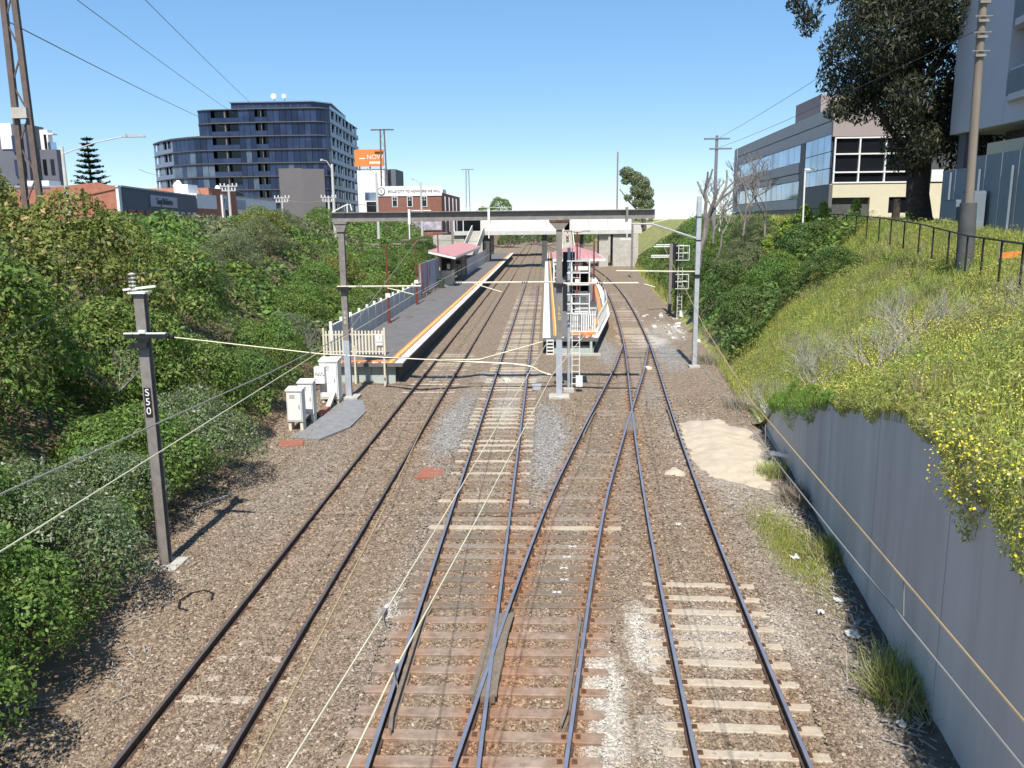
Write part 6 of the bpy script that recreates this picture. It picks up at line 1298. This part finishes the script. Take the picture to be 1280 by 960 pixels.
# ------------------------------------------------------------------ lineside things
GC = 'lineside cabinets'
def cabinet(label, x, y, z0, w, d, h, leg, doorm=None):
    o = thing('equipment_cabinet', label, 'cabinet', (x, y, z0), GC); MB().box((x, y, z0+leg+h/2), (w, d, h)).build('body', 'white_paint', o, bevel=0.012)
    t = leg+h; MB().add([(x-w/2-.03, y-d/2-.03, z0+t), (x+w/2+.03, y-d/2-.03, z0+t), (x+w/2+.03, y+d/2+.03, z0+t+.07), (x-w/2-.03, y+d/2+.03, z0+t+.07), (x-w/2-.03, y-d/2-.03, z0+t+.05), (x+w/2+.03, y-d/2-.03, z0+t+.05), (x+w/2+.03, y+d/2+.03, z0+t+.12), (x-w/2-.03, y+d/2+.03, z0+t+.12)], [(3, 2, 1, 0), (4, 5, 6, 7), (0, 1, 5, 4), (1, 2, 6, 5), (2, 3, 7, 6), (3, 0, 4, 7)]).build('roof', 'white_paint', o)
    MB().box((x, y-d/2-0.012, z0+leg+h/2), (w*0.86, 0.02, h*0.9)).build('door', 'white_paint', o); MB().box((x, y-d/2-0.004, z0+leg+h/2), (w*0.91, 0.006, h*0.935)).build('door_seam', 'wire_grey', o)
    for k in range(4): MB().box((x-w*0.12, y-d/2-0.026, z0+leg+h*(0.78+0.035*k)), (w*0.36, 0.01, 0.014)).build('vent_slot', 'wire_grey', o)
    MB().box((x+w*0.32, y-d/2-0.035, z0+leg+h*0.5), (0.03, 0.03, 0.14)).build('handle', 'mast_steel', o)
    for sx in (-0.38, 0.38): MB().box((x+sx*w, y, z0+leg/2-0.1), (0.12, d*0.8, leg+0.2)).build('leg', 'cream_paint', o)
    return o
cabinet('front one of the two small white cabinets by the left shrubs', -10.05, 32.2, -0.05, 0.62, 0.5, 1.25, 0.42); cabinet('rear one of the two small white cabinets by the left shrubs', -9.98, 33.55, -0.05, 0.62, 0.5, 1.3, 0.42)
c3 = cabinet('largest white cabinet with a graffitied box at the platform end', -9.98, 37.4, -0.05, 0.85, 0.7, 1.75, 0.25); MB().bb(-10.55, -10.08, 36.7, 37.0, 1.0, 1.75).build('meter_box', 'render_white', c3)
for i in range(6): MB().bar((-10.5+i*0.07, 36.69, 1.4+0.05*math.sin(i*2)), (-10.44+i*0.07, 36.69, 1.46+0.07*math.cos(i*3)), 0.012, 0.03).build('graffiti_stroke', 'wire_grey', c3)
o = thing('cable_duct', 'rusty cable duct leading to the largest white cabinet', 'duct', (-9.8, 35.3, 0)); MB().bar((-9.75, 34.3, 0.12), (-9.7, 35.6, 0.12), 0.22, 0.14).build('duct', 'red_plate', o); MB().bar((-9.7, 35.6, 0.12), (-9.75, 36.95, 0.55), 0.2, 0.12).build('riser', 'cream_paint', o)
pad = MB(); pp_ = [(-9.95, 30.9), (-8.75, 30.6), (-8.0, 32.6), (-7.95, 35.4), (-8.6, 37.7), (-9.4, 37.9), (-9.6, 36.5), (-9.75, 33.5)]
struct(pad.prism(pp_, -0.3, 0.02).build('asphalt_pad', 'pad_asphalt'))
tag(MB().box((-9.62, 30.0, 0.0), (0.85, 0.8, 0.08), 0.25).build('ground_plate', 'red_plate'), 'rust-red cover plate in front of the white cabinets', 'plate', 'rust-red plates')
tag(MB().prism([(-4.25, 25.8), (-3.6, 25.85), (-3.4, 26.3), (-3.5, 26.9), (-3.9, 27.0), (-4.25, 26.8)], -0.1, 0.012).build('ground_plate', 'red_plate'), 'rust-red plate on the ballast between left and middle tracks', 'plate', 'rust-red plates')
# sand heap
ring = SAND
def sand(name, poly, hgt, label, grow=0.9):
    P_ = np.array(poly); 
    def zf(X, Y): d = inside_d(X, Y, poly)+0.45*(fbm(X, Y, 0.8, 5)-0.5); return gz(X, Y)-0.07+hgt*np.clip((d+0.05)/grow, -0.3, 1)+0.10*(fbm(X, Y, 0.9, 6)-0.5)
    o = grid_obj(name, np.arange(P_[:, 0].min()-0.5, P_[:, 0].max()+0.5, 0.09), np.arange(P_[:, 1].min()-0.5, P_[:, 1].max()+0.5, 0.12), zf, 'sand'); return tag(o, label, 'sand', 'spilled sand')
sand('sand_heap', ring, 0.28, 'broad pale sand heap beside the right track', 1.5); sand('sand_spill', [(3.75, 26.2), (4.5, 25.9), (4.62, 28.3), (4.2, 27.6)], 0.17, 'small sand spill between the rails of the right track', 0.4)
# drain channel at the low wall end
dr = thing('drain_channel', 'dark concrete drain channel running along the low wall end', 'drain', (8.0, 32, 0)); MB().bar((7.95, 26.5, 0.10), (8.75, 35.2, 0.10), 0.12, 0.24).build('kerb', 'concrete', dr); MB().bar((8.22, 26.6, 0.05), (9.05, 35.0, 0.05), 0.3, 0.1).build('gutter', 'dark_panel', dr); MB().bar((8.42, 29.5, 0.45), (9.0, 34.8, 0.40), 0.09, 0.16).build('capping', 'concrete_pale', dr); MB().bar((7.6, 27.6, 0.35), (8.1, 26.4, 0.55), 0.16, 0.12).build('bracket', 'mast_silver', dr)
# cable across the tracks and track boxes
cb = [(-8.2, 41.3), (-7.2, 40.9), (-6.3, 40.6), (-5.5, 40.9), (-4.4, 41.1), (-3.0, 40.9), (-1.9, 40.9), (-0.6, 40.7), (0.6, 40.9), (1.8, 40.6), (3.2, 40.4), (4.4, 40.3)]
tag(MB().tube([(x, y, float(gz(x, y))+0.04) for x, y in cb], 0.045, 6).build('cable', 'black'), 'thick black cable laid across all the tracks near the platform ends', 'cable', 'cables')
tag(MB().tube([(-7.8+0.35*math.cos(t*0.8), 16.9+0.5*math.sin(t*0.8), -0.02) for t in range(7)], 0.02, 5).build('cable', 'black'), 'loop of thin black cable on the ballast near the nearest mast', 'cable', 'cables')
o = thing('track_box', 'small grey track box on the ballast beside the middle track', 'box', (-0.5, 40.1, 0)); MB().box((-0.5, 40.1, 0.12), (0.42, 0.4, 0.24)).build('body', 'galvanised', o, bevel=0.03); MB().box((-0.5, 40.1, 0.25), (0.46, 0.44, 0.03)).build('lid', 'galvanised', o)
for i, (x, y) in enumerate(((-2.1, 42.4), (5.6, 45.9))): tag(MB().box((x, y, 0.05), (0.3, 0.5, 0.14), 0.3).build('track_box', 'cream_paint'), ['pale box lying between the rails of the middle track', 'pale box lying between the rails of the right track'][i], 'box', 'small track boxes')
tag(MB().bar((-10.3, 22.5, 0.1), (-9.6, 24.0, 0.05), 0.06).build('old_branch', 'bark_grey'), 'grey branch lying under the left shrubs', 'branch', 'fallen branches')
pl = thing('rubble_pile', 'pale broken concrete heaped by the signal post foot', 'rubble', (9.6, 66, 0)); rr_ = random.Random(9)
for i in range(38): x, y, s = 9.5+rr_.gauss(0, 0.55), 62+rr_.gauss(0, 5.0), rr_.uniform(0.12, 0.4); MB().box((x, y, s*0.3+0.05), (s, s*rr_.uniform(0.5, 1.2), s*0.5), rr_.uniform(0, 3), rr_.uniform(-.4, .4)).build('lump', rr_.choice(['concrete_pale', 'white_paint', 'concrete']), pl)
# litter and debris by the wall
lt = random.Random(12); gl = 'litter along the wall foot'
spots = [('white crumpled paper on the grass patch by the wall', 6.0, 19.3, 0.13), ('white plastic scrap near the spiky tuft', 5.75, 12.45, 0.09), ('pale board scrap by the wall foot', 6.0, 15.4, 0.16), ('flat white scrap left of the wall rubbish', 5.7, 16.4, 0.10), ('light card scrap below the wall joint', 6.25, 16.9, 0.12), ('white scrap between the rails of the right track', 3.55, 21.6, 0.08)]
for lab, x, y, s in spots:
    z = float(gz(x, y)); vs = [(x+s*(i-1.5)*0.5+lt.uniform(-.02, .02), y+s*(j-1.5)*0.6+lt.uniform(-.02, .02), z+0.03+lt.uniform(0, 0.07)) for i in range(4) for j in range(4)]
    fs = [(i*4+j, i*4+j+1, i*4+5+j, i*4+4+j) for i in range(3) for j in range(3)]; n0 = len(vs)
    vs += [(a, b_, c_-0.012) for a, b_, c_ in vs]; fs += [tuple(n0+k for k in reversed(f)) for f in fs]
    tag(MB().add(vs, fs).build('litter', 'concrete_pale'), lab, 'litter', gl)
db = MB()
for i in range(420):
    y = lt.uniform(11, 24); x = float(WALL_X(y))-abs(lt.gauss(0.15, 0.35))-0.05; a = lt.uniform(0, 3.14); L = lt.uniform(0.05, 0.3); z = float(gz(x, y))+0.03
    db.bar((x, y, z), (x+L*math.cos(a), y+L*math.sin(a), z+lt.uniform(0, 0.06)), lt.uniform(0.012, 0.035), 0.012)
stuff(db.build('twig_debris', 'bark_grey'), 'dry twigs and rubbish strewn along the wall foot', 'debris')
db = MB()
for i in range(300):
    y = lt.uniform(10, 30); x = float(toe_l(y))+lt.uniform(-0.3, 1.4); a = lt.uniform(0, 3.14); L = lt.uniform(0.05, 0.35); z = max(float(gz(x, y)), float(left_z(x, y)))+0.02
    db.bar((x, y, z), (x+L*math.cos(a), y+L*math.sin(a), z+lt.uniform(0, 0.05)), lt.uniform(0.01, 0.03), 0.012)
stuff(db.build('twig_debris', 'bark_grey'), 'dry twigs strewn under the left shrubs', 'debris')
# a person on the stairs
mat('shirt', (0.62, 0.38, 0.42), 0.9, 0.1, 4); mat('trousers', (0.03, 0.03, 0.04), 0.9, 0.1, 4); mat('skin', (0.42, 0.27, 0.20), 0.7, 0.05, 4); mat('hair', (0.03, 0.022, 0.018), 0.8, 0.1, 5)
def figure(x, y, z, label):
    o = thing('person', label, 'person', (x, y, z))
    def skinned(name, V, E, R, m, parent):
        me = bpy.data.meshes.new(name); me.from_pydata([(x+a, y+b_, z+c_) for a, b_, c_ in V], E, []); ob = obj(name, me, m, parent)
        sk = ob.modifiers.new('skin', 'SKIN'); ss = ob.modifiers.new('sub', 'SUBSURF'); ss.levels = 1; ss.render_levels = 1
        if not me.skin_vertices: me.skin_vertices.new(name='skin')
        for i, r in enumerate(R): me.skin_vertices[0].data[i].radius = (r, r)
        me.skin_vertices[0].data[0].use_root = True; return ob
    V = [(0, 0, 0.92), (0, 0, 1.15), (0, 0, 1.38), (0, 0, 1.50), (0, 0.01, 1.60), (0, -0.01, 1.70), (0.19, 0, 1.36), (0.25, 0.02, 1.08), (0.22, -0.14, 0.86), (-0.19, 0, 1.36), (-0.25, 0.02, 1.08), (-0.22, -0.12, 0.86), (0.1, 0, 0.86), (0.11, -0.06, 0.48), (0.11, 0.04, 0.08), (0.11, -0.10, 0.04), (-0.1, 0, 0.86), (-0.1, 0.08, 0.5), (-0.1, 0.16, 0.12), (-0.1, 0.04, 0.06)]
    E = [(0, 1), (1, 2), (2, 3), (3, 4), (4, 5), (2, 6), (6, 7), (7, 8), (2, 9), (9, 10), (10, 11), (0, 12), (12, 13), (13, 14), (14, 15), (0, 16), (16, 17), (17, 18), (18, 19)]
    R = [0.14, 0.13, 0.15, 0.06, 0.085, 0.08, 0.065, 0.05, 0.035, 0.065, 0.05, 0.035, 0.09, 0.065, 0.045, 0.04, 0.09, 0.065, 0.045, 0.04]
    skinned('body', V, E, R, 'skin', o)
    skinned('shirt', [(0, 0, 0.90), (0, 0, 1.15), (0, 0, 1.39), (0.2, 0, 1.36), (0.25, 0.02, 1.12), (-0.2, 0, 1.36), (-0.25, 0.02, 1.12)], [(0, 1), (1, 2), (2, 3), (3, 4), (2, 5), (5, 6)], [0.165, 0.15, 0.165, 0.085, 0.07, 0.085, 0.07], 'shirt', o)
    skinned('trousers', [(0, 0, 0.93), (0.1, 0, 0.85), (0.11, -0.06, 0.48), (0.11, 0.04, 0.12), (-0.1, 0, 0.85), (-0.1, 0.08, 0.5), (-0.1, 0.15, 0.15)], [(0, 1), (1, 2), (2, 3), (0, 4), (4, 5), (5, 6)], [0.155, 0.105, 0.08, 0.065, 0.105, 0.08, 0.065], 'trousers', o)
    MB().tube([(x, y+0.03, z+1.62), (x, y+0.03, z+1.7), (x, y+0.02, z+1.80)], [0.10, 0.115, 0.05], 9).build('hair', 'hair', o, True)
st_z = lambda y: lerp(PZ, 6.3, (math.floor((y-126)/(21.6/18))+1)/18)
figure(3.45, 140.0, st_z(140.0), 'person in a pink shirt and dark trousers on the island stairs')
